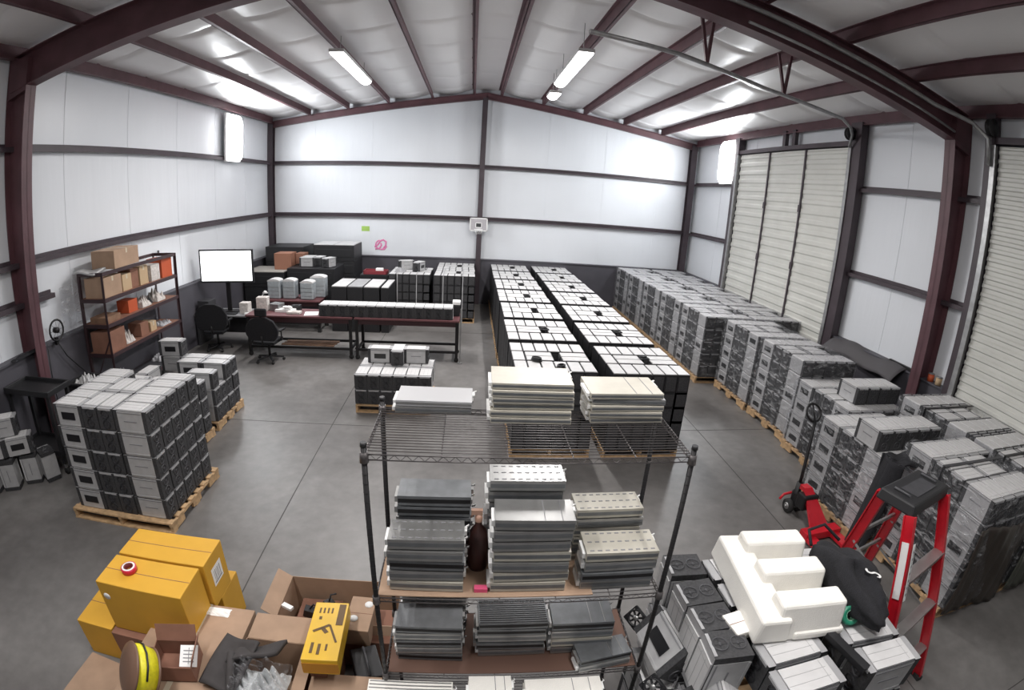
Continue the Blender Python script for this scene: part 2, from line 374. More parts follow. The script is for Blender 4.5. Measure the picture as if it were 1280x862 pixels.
# ------------------------------------------------------------------ mining computers (silver) and pallets
UL, UW, UH = .435, .212, .262
def unit_parts(window):
    p = {}
    bl = UL-.11
    b = MB().box((0, 0, UH/2), (bl, UW, UH-.03), 0, top=2); 
    for s in (-1, 1):
        b.box((0, s*(UW/2+.001), .016), (bl-.01, .004, .018)); b.box((0, s*(UW/2+.001), UH-.036), (bl-.01, .004, .01), 1)
        if not window: b.box((0, s*(UW/2+.001), UH*.5), (.17, .003, .012), 1)
    p['body'] = b.mesh('body', [silver, print_g, darkg])
    c = MB().box((0, 0, UH-.009), (bl-.004, UW-.022, .018))
    for q in (-.035, .03): c.box((-.01, q, UH+.0005), (bl*.9, .003, .0012), 1)
    c.box((bl*.36, 0, UH+.0005), (.003, UW*.8, .0012), 1)
    p['top_cover'] = c.mesh('top_cover', [white_t, grey_t])
    for i, s in enumerate((-1, 1)):
        f = MB().box((s*(bl/2+.026), 0, (UH-.01)/2+.004), (.05, UW-.004, UH-.014), 0, top=1)
        x = s*(bl/2+.052); M = Matrix.Rotation(R(90), 3, 'Y')
        for zz in (.07, .185):
            f.lathe([(.052, -.006), (.052, .006), (.044, .006), (.044, -.006)], 14, (x, 0, zz), 2, M)
            f.lathe([(.014, -.004), (.014, .004), (.0, .004)], 8, (x, 0, zz), 2, M)
            f.box((x, 0, zz), (.004, .10, .005), 2); f.box((x, 0, zz), (.004, .005, .10), 2)
        f.box((x-s*.002, 0, UH-.02), (.01, UW*.8, .02), 1)
        p['fan_housing'+str(i)] = f.mesh('fan_housing', [fan_d, grey_t, darkg])
    if window:
        w = MB()
        w.box((0, -(UW/2+.003), UH*.47), (.20, .006, .085))
        p['label_window'] = w.mesh('label_window', [slot_b, print_g])
    return p
UP = {True: unit_parts(True), False: unit_parts(False)}
def unit(loc, rz=0, win=False, label='', group=None, rot=None):
    t = thing('mining_computer', label, 'computer', loc, rot if rot else rz, group)
    for k, me in UP[win].items(): put(me.name.split('.')[0], me, t)
    return t
# simple one-mesh unit geometry, for far copies and stuff
def add_unit(mb, x, y, z, rz, win, dark=False):
    M = Matrix.Rotation(rz, 3, 'Z'); o = Vector((x, y, z)); bl = UL-.11
    def bx(c, d, mi): mb.box(o + M @ Vector(c), d, mi, rz)
    bx((0,0,UH/2), (bl, UW, UH-.03), 0); bx((0,0,UH-.009), (bl-.004, UW-.02, .018), 1)
    for s in (-1, 1):
        bx((s*(bl/2+.026), 0, UH/2), (.05, UW-.004, UH-.014), 2); bx((s*(bl/2+.045), 0, UH-.012), (.02, UW*.8, .02), 3)
        if win: bx((0, s*(UW/2+.002), UH*.47), (.20, .006, .085), 4)
UM = [silver, white_t, fan_d, grey_t, slot_b]

def pallet(x, y, w, d, label, rz=0, group=None):
    t = thing('pallet', label, 'pallet', (x, y, 0), rz, group)
    n = max(5, int(d/.15)); top = MB()
    for i in range(n): top.box((0, -d/2+.05+(d-.1)*i/(n-1), .128), (w, .095, .018))
    top.ob('top_deck', wood, t)
    for s in (-1, 0, 1): 
        m = MB(); sx = s*(w/2-.02)
        m.box((sx, 0, .105), (.038, d, .03))
        for yy in (-d/2+.15, 0, d/2-.15): m.box((sx, yy, .055), (.038, .28 if yy else .2, .08))
        m.ob('stringer', wood, t)
    b = MB()
    for yy in (-d/2+.05, 0, d/2-.05): b.box((0, yy, .008), (w, .1, .016))
    b.ob('bottom_deck', wood, t)
    return t
PZ = .139
def patH():
    L = []
    for i in range(5): L.append((-.445, (i-2)*.222, 0, 'L', i))
    for i in range(5): L.append((.445, (i-2)*.222, 0, 'R', i))
    for j, y in enumerate((-.335, .115)):
        for k, x in enumerate((-.111, .111)): L.append((x, y, 90, 'M', j*2+k))
    return L
COUNT = [0]

# --- left stack nearest the viewer
SA = (-3.93, 4.78)
pallet(SA[0]-.02, SA[1]+.0, 1.46, 1.26, 'wooden pallet carrying the nearest tall stack of silver computers on the left')
jit = lambda a: rnd.uniform(-a, a)
for k in range(5):
    z = PZ+k*(UH+.003)
    for (x, y, rz, col, i) in patH():
        if k < 4 and not (i == 0 or col == 'R' or (col == 'M' and i < 2) or (col=='L' and i==4)): continue
        lay = ['bottom','second','third','fourth','top'][k]+' layer'
        if col == 'L': pos = f'left column, {ORD[i]} from the front'
        elif col == 'R': pos = f'right column, {ORD[i]} from the front'
        else: pos = f'middle, {"front" if i<2 else "rear"} {"left" if i%2==0 else "right"} end-on unit'
        unit((SA[0]+x+jit(.006), SA[1]+y+jit(.004), z), R(rz+jit(.8)), col == 'L', f'silver computer in {lay} of nearest left stack, {pos}', 'computers on the nearest left pallet')
# --- second left stack, low, behind
SB = (-4.52, 6.85)
for q, (py, nm) in enumerate(((6.05, 'nearer'), (7.15, 'farther'))):
    pallet(-4.5, py, 1.36, .98, f'wooden pallet under the {nm} half of the low left stack')
    for k in range(4 if q == 0 else 3):
        if k == 3: rows = [0, 1]
        elif k == 2 and q == 0: rows = [0, 1, 2, 3]
        elif k == 2: rows = [0, 2, 3]
        else: rows = [0, 1, 2, 3]
        for i in rows:
            for cx, c in ((-.445, 'left'), (.0, 'middle'), (.445, 'right')):
                if k < 2 and c != 'right' and i > 0: continue
                if k == 3 and c != 'left' and i: continue
                if k == 2 and c == 'left' and i != 3 and q: continue
                if k == 2 and q == 1 and c == 'middle' and i == 0: continue
                unit((-4.5+cx+jit(.01), py+(i-1.5)*.226, PZ+k*(UH+.003)), R(jit(2.5 if k == 2 else .8)), c == 'middle',
                     f'silver computer, low left stack, {nm} pallet, {["bottom","second","third","top"][k]} layer, {c} column, {ORD[i]} row', 'computers on the low left stack')
for i, (x, y, z, rz, w, lb) in enumerate(((-4.96, 7.49, PZ+3*(UH+.003), 4, True, 'lone silver computer with black window on top of the low left stack by the shelving'),
        (-5.0, 6.75, PZ+2*(UH+.003), 90, False, 'silver computer turned end-on atop the middle of the low left stack'),
        (-4.6, 5.62, PZ+2*(UH+.003)-.0, 0, True, 'silver computer standing just behind the nearest left stack'))):
    if i == 2: continue
    unit((x, y, z), R(rz), w, lb)

# --- right-hand stacks, shrink wrapped
def patG(nx, ny, turn):   # turn: True -> long axis along Y
    out = []
    if turn:
        for i in range(nx):
            for j_ in range(ny): out.append(((i-(nx-1)/2)*.224, (j_-(ny-1)/2)*.45, -90, i, j_, nx, ny))
    else:
        for i in range(nx):
            for j_ in range(ny): out.append(((i-(nx-1)/2)*.45, (j_-(ny-1)/2)*.224, 0, i, j_, nx, ny))
    return out
def wrap(x, y, w, d, z0, z1, label, seed, top=False, dx=0, dy=0):
    rr = random.Random(seed); n = 40; rows = 14; m = MB(); per = []
    hw, hd, rc = w/2, d/2, .03
    for k in range(n*4):
        s, f = divmod(k, n); f = f/n
        c = [(-hw,-hd),(hw,-hd),(hw,hd),(-hw,hd)]; a, b = c[s], c[(s+1)%4]
        per.append((a[0]*(1-f)+b[0]*f, a[1]*(1-f)+b[1]*f, ((0,-1),(1,0),(0,1),(-1,0))[s]))
    ph = [rr.uniform(0, 6.28) for _ in range(8)]; N = len(per)
    base = len(m.v)
    for r_ in range(rows+1):
        z = z0+(z1-z0)*r_/rows
        for k, (px, py, nn) in enumerate(per):
            t = k/n
            wv = .006*math.sin(9*t+ph[0]+r_*.9)+.006*math.sin(21*t-ph[1]-r_*.6)+.004*math.sin(43*t+ph[2]+r_*1.7)
            m.v.append((px+nn[0]*(.012+wv), py+nn[1]*(.012+wv), z+.012*math.sin(15*t+ph[3]) if r_ in (0, rows) else z))
    for r_ in range(rows):
        for k in range(N):
            a = base+r_*N+k; b = base+r_*N+(k+1) % N; m.f.append((a, b, b+N, a+N)); m.m.append(0); m.sm.append(1)
    if top:
        m.grid(lambda u, v: (-hw+w*u, -hd+d*v, z1+.012+.006*math.sin(14*u+9*v+ph[4])), 12, 12)
    o = m.ob('stretch_wrap', film, None, (x, y, 0)); tag(o, label, 'plastic wrap'); return o
def rstack(x, y, layers, nm, top=None, wr=True, mb=None, seed=1, wtop=False, front=True, hx=1.16):
    """pallet stack in the same pattern, turned to face the aisle; only units that form its outer shell"""
    pallet(x, y, 1.18, 1.3, f'wooden pallet under {nm}')
    for k in range(layers):
        for (px, py, rz, col, i) in patH():
            dx, dy, rz = py, -px, rz-90
            topl = k == layers-1
            if not topl and not ((col == 'R' and (front or i < 2)) or i == 0 or (col == 'M' and i < 2)): continue
            z = PZ+k*(UH+.003)
            w_ = (col == 'L') or (col == 'R' and (k+seed) % 3 == 0)
            if mb is not None: add_unit(mb, x+dx, y+dy, z, R(rz), w_)
            else:
                c = {'L': 'far column', 'M': 'middle column', 'R': 'near column'}[col]
                lab = f'silver computer, {["lowest","second","third","fourth","fifth"][k]} layer, {c}, unit {ORD[i]} from aisle, {nm}'
                unit((x+dx+jit(.004), y+dy+jit(.003), z), R(rz+jit(.6)), w_, lab, 'computers in '+nm)
    if top:
        z = PZ+layers*(UH+.003)
        for n_, (dx, dy) in enumerate(top):
            unit((x+dx, y+dy, z), R(-90+jit(1)), False, f'silver computer {ORD[n_]} from aisle on the raised layer, {nm}', 'computers in '+nm)
    if wr: wrap(x, y, 1.15, 1.345, .146, PZ+layers*(UH+.003), f'clear stretch wrap around {nm}', seed, wtop)
rstack(5.38, 3.09, 5, 'wrapped stack behind red ladder', seed=1)
rstack(5.20, 4.46, 4, 'stack behind black cloth', top=[(-.448, -.22), (-.224, -.22), (0, -.22), (.224,-.22), (.448,-.22)], seed=2, front=False)
rstack(5.76, 5.83, 4, 'wrapped stack behind jack handle', top=[(-.2, -.23), (.03, -.23), (.26,-.23), (.48,-.23)], seed=3, front=False)
FS = MB()
rstack(5.85, 7.19, 5, 'pale stack with bright wrap', mb=FS, seed=4, wtop=True)
rstack(5.82, 8.56, 5, 'stack before the far door', mb=FS, seed=5, wtop=True)
for i, (yy, ly) in enumerate(((3.09,5),(4.46,5),(5.83,5),(7.19,4),(8.56,5))):
    rstack(6.64 if i < 2 else (6.98 if 0 else 6.66), yy, ly, f'rear column against the wall, {ORD[i]} stack from viewer', mb=FS, seed=30+i, wtop=i > 1) if (i < 2) else None
for i, yy in enumerate((9.98, 11.35, 12.71, 14.07, 15.42)):
    rstack(5.42, yy, 5, f'far right aisle row, {ORD[i]} stack from the viewer', mb=FS, seed=10+i, wtop=True)
    rstack(6.62, yy, 5, f'far right wall row, {ORD[i]} stack from the viewer', mb=FS, seed=20+i, wtop=True)
tag(FS.ob('stacked_computers', UM), 'silver computers massed in the farther and rear stacks along the right wall', 'computers', kind='stuff')
# black strap over the raised layers and straps crossing the near tops
def strap(pts, label, m=blackp, w=.05):
    b = MB()
    for p, q in zip(pts, pts[1:]): b.bar(p, q, w, .006)
    tag(b.ob('strapping_band', m), label, 'strap')
zt = PZ+5*(UH+.003)+.007
strap([(6.05, 4.6, zt-.25), (6.05, 4.6, zt), (7.2, 4.6, zt)], 'black strap lying across the rear stack by the near door track')
strap([(4.80, 3.16, zt-.5), (4.80, 3.16, zt), (5.95, 3.16, zt)], 'grey strap crossing the wrapped stack behind the red ladder', darkg)
strap([(6.06, 3.16, zt-.26), (6.06, 3.16, zt), (7.22, 3.16, zt)], 'black strap over the rear stack nearest the near door')

# --- small pallet stack in the middle
SC = (-1.2, 8.05)
pallet(SC[0], SC[1], 1.25, .95, 'wooden pallet under the small low stack in the middle of the floor')
for k in range(2):
    for i in range(6):
        for j_ in range(2):
            if k == 0 and j_ == 1: continue
            unit((SC[0]+(i-2.5)*.205*1.03, SC[1]+(j_-.5)*.45, PZ+k*(UH+.003)), R(90), False, f'black-ended computer small middle stack, {["lower","upper"][k]} layer, {["front","rear"][j_]} row, {ORD[i]} from left', 'computers on the small middle pallet')
zc = PZ+2*(UH+.003)
unit((-1.5, 8.3, zc), 0, True, 'computer with black window lying crossways on the small middle stack, left one')
unit((-.88, 8.32, zc), 0, False, 'plain-sided computer lying crossways on the small middle stack, right one')
unit((-1.19, 8.3, zc), R(90), False, 'end-on computer between the two crossways ones on the small middle stack')

# --- black computers with white tops: the two long rows
BW, BL = .182, .41
def black_unit_mesh():
    m = MB(); m.box((0,0,UH/2), (BW, BL, UH), 0); m.box((0, 0, UH+.004), (BW-.018, BL-.03, .012), 1)
    m.box((0, -BL/2-.003, UH*.5), (BW*.8, .006, UH*.8), 2); m.box((0, BL/2+.003, UH*.5), (BW*.8, .006, UH*.8), 2)
    return m
BM = [blackp, white_t, fan_d]; bme = black_unit_mesh().mesh('black_computer', BM)
def black_unit(x, y, z, rz, label, group): 
    o = put('black_computer', bme, None, (x, y, z), (0, 0, R(rz))); return tag(o, label, 'computer', group)
ZT = 1.33-.012
lower = MB()
def bstack(x0, y0, rown, si, dup_lower=True):
    """x0,y0 = front left corner of the top"""
    cx, cy = x0+.57, y0+.64
    cells = [( .095+i*.19, .21, 0, 'front row', i) for i in range(6)] + [(.095+i*.19, 1.07, 0, 'rear row', i) for i in range(6)]
    cells += [(.095, .64, 0, 'middle row', 0), (.40, .545, 90, 'middle row', 1), (.40, .735, 90, 'middle row', 2), (.925, .545, 90, 'middle row', 3), (.925, .735, 90, 'middle row', 4)]
    jx, jr = jit(.015), jit(.4)
    for (dx, dy, rz, rw, i) in cells:
        black_unit(x0+dx+jx, y0+dy, ZT-UH, rz+jr, f'white-topped black computer, {rown}, {ORD[si]} pallet, its {rw}, {ORD[i]} from left', 'white-topped computers in the '+rown)
    for k in range(4):
        z = ZT-UH-(k+1)*.2295; hh = .226
        for i in range(6): lower.box((x0+.095+i*.19+jx, y0+.21, z+hh/2), (BW, BL, hh), 0); lower.box((x0+.095+i*.19+jx, y0-.003, z+hh/2), (BW*.82, .008, hh*.82), 1)
        for j_, yy in enumerate((.21, .64, 1.07)):
            if j_: lower.box((x0+.095+jx, y0+yy, z+hh/2), (BW, BL, hh), 0)
            lower.box((x0+1.045+jx, y0+yy, z+hh/2), (BW, BL, hh), 0)
        lower.box((x0+.57, y0+.85, z+hh/2), (.74, .83, hh), 0)
    pallet(x0+.57+jx, y0+.64, 1.16, 1.26, f'wooden pallet under the {ORD[si]} stack of the {rown}')
    rnd2 = random.Random(si*7+int(x0*10))
    if rnd2.random() < .75:
        b = MB().tube([(-.07,-.05,.012),(.0,-.07,.014),(.08,-.04,.012),(.07,.05,.014),(-.03,.07,.012),(-.07,.0,.02),(-.02,-.02,.03),(.05,.02,.03)], .012, 6)
        o = b.ob('cable_coil', blackp, None, (x0+.66, y0+.64+jit(.05), ZT+.008)); tag(o, f'black cable coil on the {ORD[si]} stack of the {rown}', 'cable')
for s in range(7):
    y0 = 6.22+s*1.46
    bstack(.66, y0, 'left row', s); bstack(1.98, y0-.04, 'right row', s)
for x, y, lb in ((.98, 6.62, 'black power cord coil at the left of the nearest stack'), (1.28, 6.32, 'loose black cord end at the front edge of the nearest stack')):
    b = MB()
    for a in range(3): b.tube([(.075*math.cos(t*.5)*(1-.08*a), .05*math.sin(t*.5)*(1-.08*a), .012+a*.02) for t in range(13)], .012, 6)
    tag(b.ob('power_cord', blackp, None, (x, y, ZT+.01), (0,0,jit(1))), lb, 'cord')
# ------------------------------------------------------------------ foreground wire shelving unit
rx0, rx1, ry0, ry1 = -.449, 1.085, 1.963, 2.475
SZ = [2.454, 1.582, .93, .16]
t = thing('wire_shelving_unit', 'tall black wire shelving unit in the foreground loaded with metal plates', 'shelf', ((rx0+rx1)/2, (ry0+ry1)/2, 0))
W2, D2 = (rx1-rx0)/2, (ry1-ry0)/2
for sx, sy in ((-1,-1),(1,-1),(1,1),(-1,1)):
    m = MB().tube([(sx*W2, sy*D2, .02), (sx*W2, sy*D2, 2.50)], .0135, 10)
    z = .1
    while z < 2.48: m.tube([(sx*W2, sy*D2, z), (sx*W2, sy*D2, z+.003)], .0146, 10); z += .05
    p = m.ob('post', blackm, t)
    MB().tube([(sx*W2, sy*D2, 2.495), (sx*W2, sy*D2, 2.515)], [.017,.015], 10).ob('post_cap', blackp, p)
    MB().tube([(sx*W2, sy*D2, 0), (sx*W2, sy*D2, .03)], [.02,.016], 10).ob('foot', blackp, p)
for k, z in enumerate(SZ):
    m = MB()
    for sy in (-1, 1):
        for zz in (z, z-.028): m.tube([(-W2, sy*D2, zz), (W2, sy*D2, zz)], .0035, 6)
        pts = []; n = 56
        for i in range(n+1): pts.append((-W2+2*W2*i/n, sy*D2, z-.014+(.013 if i % 2 else -.013)))
        m.tube(pts, .0022, 4)
    for sx in (-1, 1):
        for zz in (z, z-.028): m.tube([(sx*W2, -D2, zz), (sx*W2, D2, zz)], .0035, 6)
        m.tube([(sx*W2, -D2+2*D2*i/18, z-.014+(.013 if i % 2 else -.013)) for i in range(19)], .0022, 4)
    n = 19
    for i in range(1, n): y = -D2+2*D2*i/n; m.tube([(-W2, y, z+.004), (W2, y, z+.004)], .0024, 5)
    for x in (-.42, -.12, .18, .48): m.tube([(x, -D2, z-.002), (x, D2, z-.002)], .003, 5)
    for sx in (-1, 1):
        for sy in (-1, 1): m.tube([(sx*W2, sy*D2, z-.04), (sx*W2, sy*D2, z+.012)], [.022,.019], 10)
    m.ob('wire_shelf', wiregrey, t)
o = MB().box((0,0,0), (1.14, .49, .006)).ob('cardboard_liner', card, None, ((rx0+rx0+1.16)/2, 2.215, SZ[1]+.011)); tag(o, 'sheet of cardboard lining the second shelf of the wire shelving', 'cardboard')
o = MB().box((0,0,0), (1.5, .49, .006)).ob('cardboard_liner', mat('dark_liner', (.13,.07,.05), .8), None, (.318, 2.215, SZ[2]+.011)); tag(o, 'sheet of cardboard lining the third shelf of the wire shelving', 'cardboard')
# black tray panel seen under the top shelf (dark plate on the upper wires)
# plates
def plate_mesh(w, d, h, mats, rows=0, label=False, ribs=False):
    m = MB(); m.box((0,0,h*.5), (w, d, h*.86), 0); m.box((0,0,h*.5), (w*.985, d*1.012, h*.35), 1)
    m.box((-w/2-.008, -d*.1, h*.45), (.018, d*.6, h*.5), 2); m.box((w/2+.006, d*.2, h*.5), (.014, d*.25, h*.4), 2)
    m.tube([(w/2+.004, d*.3, h*.7), (w/2+.022, d*.34, h*.8), (w/2+.018, d*.42, h*.5)], .004, 5, 2)
    if rows:
        for r_ in range(rows):
            for c in range(9): m.box((-w*.42+c*w*.105, -d*.38+r_*d*.76/(rows-1 or 1), h*.935), (w*.06, d*.05, .002), 3)
    if label: m.box((w*.12, 0, h*.94), (.004, d*.96, .002), 3); m.box((w*.34, 0, h*.94), (.004, d*.96, .002), 3)
    if ribs:
        for r_ in range(12): m.box((0, -d*.46+r_*d*.084, h*.93), (w*.97, d*.03, .004), 1)
    return m.mesh('metal_plate', mats)
PL = {}
def plate(kind, w, d, h):
    k = (kind, w, d, h)
    if k not in PL:
        mats = {'cream': [creamp, alud, whitep, print_g], 'alu': [alu, alud, whitep, print_g], 'grey': [alud, blackm, alu, alu], 'lgrey': [lightgrey, alu, whitep, print_g], 'white': [foamw, alu, whitep, print_g]}[kind.split('-')[0]]
        PL[k] = plate_mesh(w, d, h, mats, 3 if 'dots' in kind else 0, 'lab' in kind, 'rib' in kind)
    return PL[k]
def pstack(x, y, z, w, d, n, h, kinds, where, group, rz=0, jx=.006):
    for i in range(n):
        kd = kinds[min(i, len(kinds)-1)] if i < n-1 else kinds[-1]
        lay = 'topmost' if i == n-1 else ('lowest' if i == 0 else ORD[i]+' from bottom')
        col = {'cream': 'cream', 'alu': 'silver', 'grey': 'dark grey', 'white': 'white', 'lgrey': 'light grey'}[kd.split('-')[0]]
        o = put('metal_plate', plate(kd, w, d, h), None, (x+jit(jx), y+jit(jx), z+i*h), (0,0,R(rz+jit(1.2))))
        tag(o, f'{col} plate, {lay}, {where}', 'plate', group)
z0 = SZ[0]+.007
pstack(-.17, 2.50, z0, .40, .20, 2, .036, ['alu','lgrey'], 'short stack at left of the top shelf', 'plates on the top shelf')
pstack(.345, 2.43, z0, .415, .25, 6, .036, ['cream','cream','cream','cream','cream','cream'], 'tall cream stack mid top shelf', 'plates on the top shelf', jx=.012)
pstack(.85, 2.44, z0, .40, .25, 5, .034, ['cream','cream','cream','alu','cream-lab'], 'cream stack right of the top shelf', 'plates on the top shelf', jx=.012)
z1 = SZ[1]+.015
pstack(-.185, 2.09, z1, .385, .17, 5, .070, ['cream','alu','grey','alu','alu','alu','alu','alu-dots'], 'left front stack, second shelf', 'plates on the second shelf')
pstack(-.15, 2.29, z1, .385, .17, 7, .069, ['grey','alu','grey','grey'], 'left rear stack, second shelf', 'plates on the second shelf')
pstack(.355, 2.10, z1, .40, .185, 7, .069, ['cream','cream','alu','cream','alu','alu','cream','alu','alu','alu','alu-lab'], 'middle front stack, second shelf', 'plates on the second shelf')
pstack(.335, 2.32, z1, .40, .17, 8, .071, ['alu','grey','alu','alu-dots'], 'middle rear stack, second shelf', 'plates on the second shelf')
pstack(.84, 2.10, SZ[1]+.007, .40, .19, 4, .066, ['alu','grey','alu','cream-dots'], 'right front stack, second shelf', 'plates on the second shelf')
pstack(.82, 2.33, SZ[1]+.007, .385, .17, 6, .063, ['cream','alu','cream','cream','alu','cream-dots'], 'right rear stack, second shelf', 'plates on the second shelf')
z2 = SZ[2]+.015
pstack(-.19, 2.16, z2, .385, .19, 5, .062, ['grey','alu','grey','alu','grey'], 'left stack, third shelf', 'plates on the third shelf')
pstack(-.165, 2.36, z2, .385, .16, 5, .070, ['grey','grey','alu-dots'], 'left rear stack, third shelf', 'plates on the third shelf')
pstack(.30, 2.20, z2, .41, .20, 5, .062, ['alu','grey','alu','grey-rib'], 'middle stack, third shelf', 'plates on the third shelf')
pstack(.735, 2.20, z2+.0, .38, .20, 4, .07, ['alu','cream','alu-lab','grey-lab'], 'right rear stack, third shelf', 'plates on the third shelf')
pstack(.86, 2.045, z2, .33, .15, 2, .05, ['alu','grey-lab'], 'right front pair, third shelf', 'plates on the third shelf', rz=8)
# white sheets / plates at the front of the third shelf, overhanging towards the viewer
pstack(-.30, 1.80, .80, .50, .30, 3, .03, ['white-rib','white-rib','white-rib'], 'white stack at left below the shelving front', 'white plates below the shelf front')
pstack(.165, 1.86, .84, .25, .22, 3, .03, ['white-lab'], 'small white stack low at the middle front', 'white plates below the shelf front')
pstack(.60, 1.83, .82, .46, .22, 3, .03, ['white-lab'], 'wide white stack low at the right front', 'white plates below the shelf front')
# a long low black bench carrying them
t = thing('low_bench', 'low black bench in front of the wire shelving carrying white plates', 'bench', (.17, 1.755, 0))
MB().box((0,0,.775), (1.42, .34, .03)).ob('bench_top', blackm, t, bevel=.004)
for sx in (-.66, .66):
    for sy in (-.15, .15): MB().box((sx, sy, .38), (.035, .035, .76)).ob('leg', blackm, t)
o = MB().box((0,0,.012), (.07,.035,.024)).ob('pink_note', mat('pink', (.75,.10,.22), .6), None, (.10, 2.02, SZ[1]+.014)); tag(o, 'small pink sticky note on the cardboard liner between plate stacks', 'note')
# dark bottle-like item between stacks on second shelf
t = thing('spray_bottle', 'dark brown bottle standing between the left and middle plate stacks', 'bottle', (.085, 2.22, z1))
MB().lathe([(0,0),(.055,0),(.058,.02),(.058,.20),(.045,.25),(.02,.29),(.018,.32)], 20).ob('bottle_body', mat('dark_brown', (.05,.018,.015), .35), t)
m = MB().lathe([(.02,.315),(.022,.34),(.012,.36),(0,.36)], 14); m.box((-.01,0,.375), (.06,.022,.03)); m.tube([(-.03,0,.37),(-.04,0,.34)], .006, 6); m.ob('nozzle', mat('skin_pink', (.5,.3,.22), .5), t)
# ------------------------------------------------------------------ generic pieces
def carton(x, y, z, w, d, h, label, m=card, rz=0, seam='x', tape_on=True, cat='box', name='cardboard_box', rot=None, group=None):
    t = thing(name, label, cat, (x, y, z), rot if rot else R(rz), group)
    b = MB().box((0,0,h/2), (w, d, h)); b.ob('box_body', m, t, bevel=.004)
    s = MB()
    if seam == 'x': s.box((0,0,h+.0008), (w*.995, .004, .001)); 
    else: s.box((0,0,h+.0008), (.004, d*.995, .001))
    s.ob('flap_seam', card_d, t)
    if tape_on:
        q = MB()
        if seam == 'x': q.box((0,0,h+.0018), (w+.002, .045, .0012)); q.box((w/2+.001,0,h-.04), (.0015,.045,.08)); q.box((-w/2-.001,0,h-.04), (.0015,.045,.08))
        else: q.box((0,0,h+.0018), (.045, d+.002, .0012)); q.box((0,-d/2-.001,h-.04), (.045,.0015,.08)); q.box((0,d/2+.001,h-.04), (.045,.0015,.08))
        q.ob('packing_tape', tape, t)
    return t
def open_box(x, y, z, w, d, h, label, flaps, m=card, rz=0, th=.006):
    t = thing('open_cardboard_box', label, 'box', (x, y, z), R(rz)); b = MB()
    b.box((0,0,th/2), (w, d, th))
    for s in (-1, 1): b.box((s*(w-th)/2,0,h/2), (th, d, h)); b.box((0,s*(d-th)/2,h/2), (w-2*th, th, h))
    b.ob('box_body', m, t)
    for (sx, sy, L, ang) in flaps:   # ang: 0 flat outward, + up
        f = MB(); a = R(ang)
        if sx: f.box((0,0,0), (L, d*.98, th), 0, rot=Matrix.Rotation(-a*sx, 3, 'Y')); c = (sx*(w/2+L/2*math.cos(a)), 0, h+L/2*math.sin(a))
        else: f.box((0,0,0), (w*.98, L, th), 0, rot=Matrix.Rotation(a*sy, 3, 'X')); c = (0, sy*(d/2+L/2*math.cos(a)), h+L/2*math.sin(a))
        f.ob('flap', m, t, loc=c)
    return t
def crumple(x, y, z, w, d, h, m, name, label, cat, seed, flat=.4):
    rr = random.Random(seed); P_ = [(rr.uniform(1,5), rr.uniform(1,5), rr.uniform(0,6.3)) for _ in range(7)]
    def fn(u, v):
        a, b = 2*u-1, 2*v-1; r = math.hypot(a, b); r = min(r, 1)
        e = sum(math.sin(p*a*2.5+q*b*2.5+s) for p, q, s in P_)/7
        ed = max(0, 1-max(abs(a), abs(b))**4)
        return (a*w/2*(1+.1*e), b*d/2*(1-.1*e), h*max(0.02, (ed*(flat+(1-flat)*abs(e)*1.7))))
    b = MB().grid(fn, 30, 30, smooth=0); return tag(b.ob(name, m, None, (x, y, z)), label, cat)

# ------------------------------------------------------------------ foreground left: yellow cartons and cardboard
def yellow(x, y, z, w, d, h, label, sticker=None, rz=0):
    t = thing('yellow_carton', label, 'box', (x, y, z), R(rz), 'yellow cartons at lower left')
    MB().box((0,0,h/2), (w, d, h)).ob('box_body', yel, t, bevel=.006)
    MB().box((0,0,h+.0008), (w*.99, .006, .001)).ob('flap_seam', card_d, t)
    if sticker == 'side':
        s = MB().box((w/2+.001, .0, h*.55), (.0015, .17, .17)); s.ob('shipping_label', whitep, t)
        k = MB()
        for i in range(6): k.box((w/2+.0022, -.05+.02*i, h*.56), (.001, .008 if i % 2 else .004, .10))
        k.box((w/2+.0022, .0, h*.42), (.001, .13, .012)); k.ob('label_print', print_g, t)
    if sticker == 'dot': MB().lathe([(0,0),(.032,0),(.032,.001),(0,.001)], 20, (-w*.42, -d/2-.0015, h*.72), 0, Matrix.Rotation(R(90),3,'X')).ob('round_sticker', whitep, t)
    return t
yellow(-3.02, 2.64, .0, .38, .52, .39, 'smaller yellow carton lowest at far left beside the taller ones')
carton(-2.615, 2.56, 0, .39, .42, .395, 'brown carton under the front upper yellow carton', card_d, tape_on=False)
o = MB().box((0,0,.006), (.75,.6,.012)).ob('cardboard_sheet', card, None, (-2.86, 2.02, 0), (0,0,R(-6))); tag(o, 'flat cardboard sheet on the floor before the small yellow carton', 'cardboard')
yellow(-2.40, 2.585, .40, .78, .34, .50, 'front upper yellow carton with a roll of tape on top', 'dot')
yellow(-2.385, 2.95, .45, .80, .34, .45, 'rear upper yellow carton with shipping label on its side', 'side')
yellow(-2.39, 3.08, 0, .80, .34, .445, 'yellow carton on the floor below the labelled one')
t = thing('tape_roll', 'red and white roll of tape on the front yellow carton', 'tape', (-2.56, 2.60, .902), R(20))
MB().lathe([(.040,0),(.055,0),(.055,.045),(.040,.045),(.040,0)], 28).ob('tape_winding', whitep, t)
MB().lathe([(.055,.002),(.064,.002),(.064,.043),(.055,.043)], 28).ob('outer_winding', mat('tape_red', (.55,.02,.05), .3), t)
MB().lathe([(.036,-.000),(.040,0),(.040,.047),(.036,.047),(.036,0)], 28).ob('core', redd, t)

